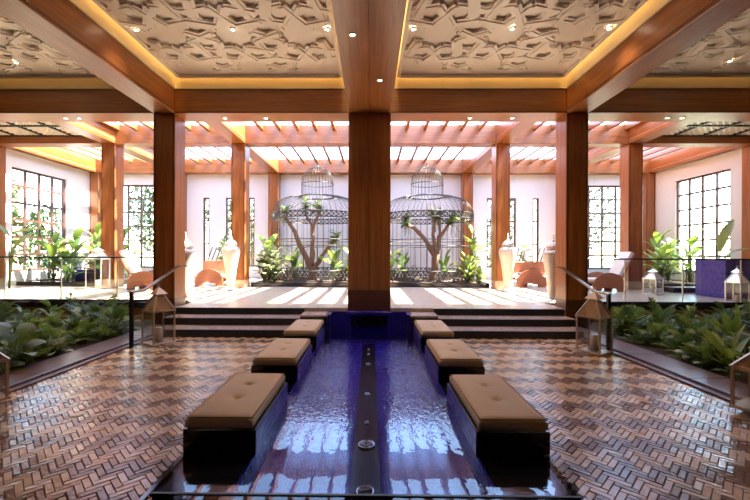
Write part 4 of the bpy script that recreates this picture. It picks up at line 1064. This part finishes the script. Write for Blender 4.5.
plant('potted_topiary', (-5.95, 15.6, T), ['round', 'roundd'], 26, 1.75, .35, 'round-headed green plant behind the left garden seat', tilt=(.2, .9))
plant('potted_topiary', (6.2, 15.6, T), ['round', 'roundd', 'yel'], 22, 1.45, .4, 'flat-topped green plant behind the right garden seat', tilt=(.0, .5))

# ------------------------------------------------------------------ outdoors beyond the windows
struct('ground', MB().box(-60, 60, -30, 80, -.6, -.5), 'outside_ground', 'garden ground outside the walls', 'ground')
LQ = MB()
def tree(loc, h, rad, label, n=900, mat='tree_leaf'):
    e = empty('garden_tree', loc, label=label, cat='tree')
    rt = random.Random(int(abs(loc[0] * 13 + loc[1] * 7)))
    obj('trunk', MB().tube([(0, 0, 0), (.1, .05, h * .4), (0, 0, h * .75)], [.16, .12, .05], 8), 'bark', e)
    mb = MB()
    for i in range(n):
        while True:
            p = Vector((rt.uniform(-1, 1), rt.uniform(-1, 1), rt.uniform(-1, 1)))
            if p.length < 1: break
        p = Vector((p.x * rad, p.y * rad, h * .62 + p.z * h * .40)); s = rt.uniform(.10, .22)
        u = Vector((rt.gauss(0, 1), rt.gauss(0, 1), rt.gauss(0, 1))).normalized(); v = u.orthogonal().normalized()
        mb.add([p - u * s, p + v * s * .5, p + u * s, p - v * s * .5], [(0, 1, 2, 3)])
    tag(obj('foliage', mb, mat, e), kind='stuff')
for i, (x, y, h, r, nn, lab) in enumerate(((-17.2, 13.4, 7.5, 1.6, 1300, 'garden tree outside the near part of the left window'), (-17.8, 16.6, 8.0, 1.9, 1500, 'taller garden tree outside the left window'), (-16.5, 19.5, 4.5, 1.6, 800, 'garden bush tree off the left corner'),
        (-11.4, 21.8, 7.4, 2.1, 2000, 'garden tree behind the left back window'), (-7.0, 22.5, 6.5, 1.9, 1200, 'garden tree behind the left slit windows'), (7.0, 22.5, 6.5, 1.9, 1200, 'garden tree behind the right slit windows'),
        (11.4, 21.6, 7.4, 2.1, 2000, 'garden tree behind the right back window'), (17.0, 17.4, 2.6, 1.3, 500, 'low garden tree outside the right window'), (17.4, 14.2, 2.4, 1.2, 400, 'low garden bush outside near the right window'), (19.6, 19.0, 8.0, 1.6, 350, 'sparse tall garden tree seen high in the right window'))):
    tree((x, y, -.5), h, r, lab, nn)
e = empty('neighbour_house', (-23, 17, -.5), label='reddish house glimpsed through the left window', cat='building')
obj('wall', MB().box(-2, 2, -6, 6, 0, 6), 'building', e)
for y in (-4, -1.4, 1.4, 4):
    for z in (1.2, 3.8): obj('window', MB().box(2, 2.05, y - .5, y + .5, z, z + 1.3), 'metal_dark', e)
obj('roof', MB().box(-2.3, 2.3, -6.3, 6.3, 6, 6.3), 'building', e)
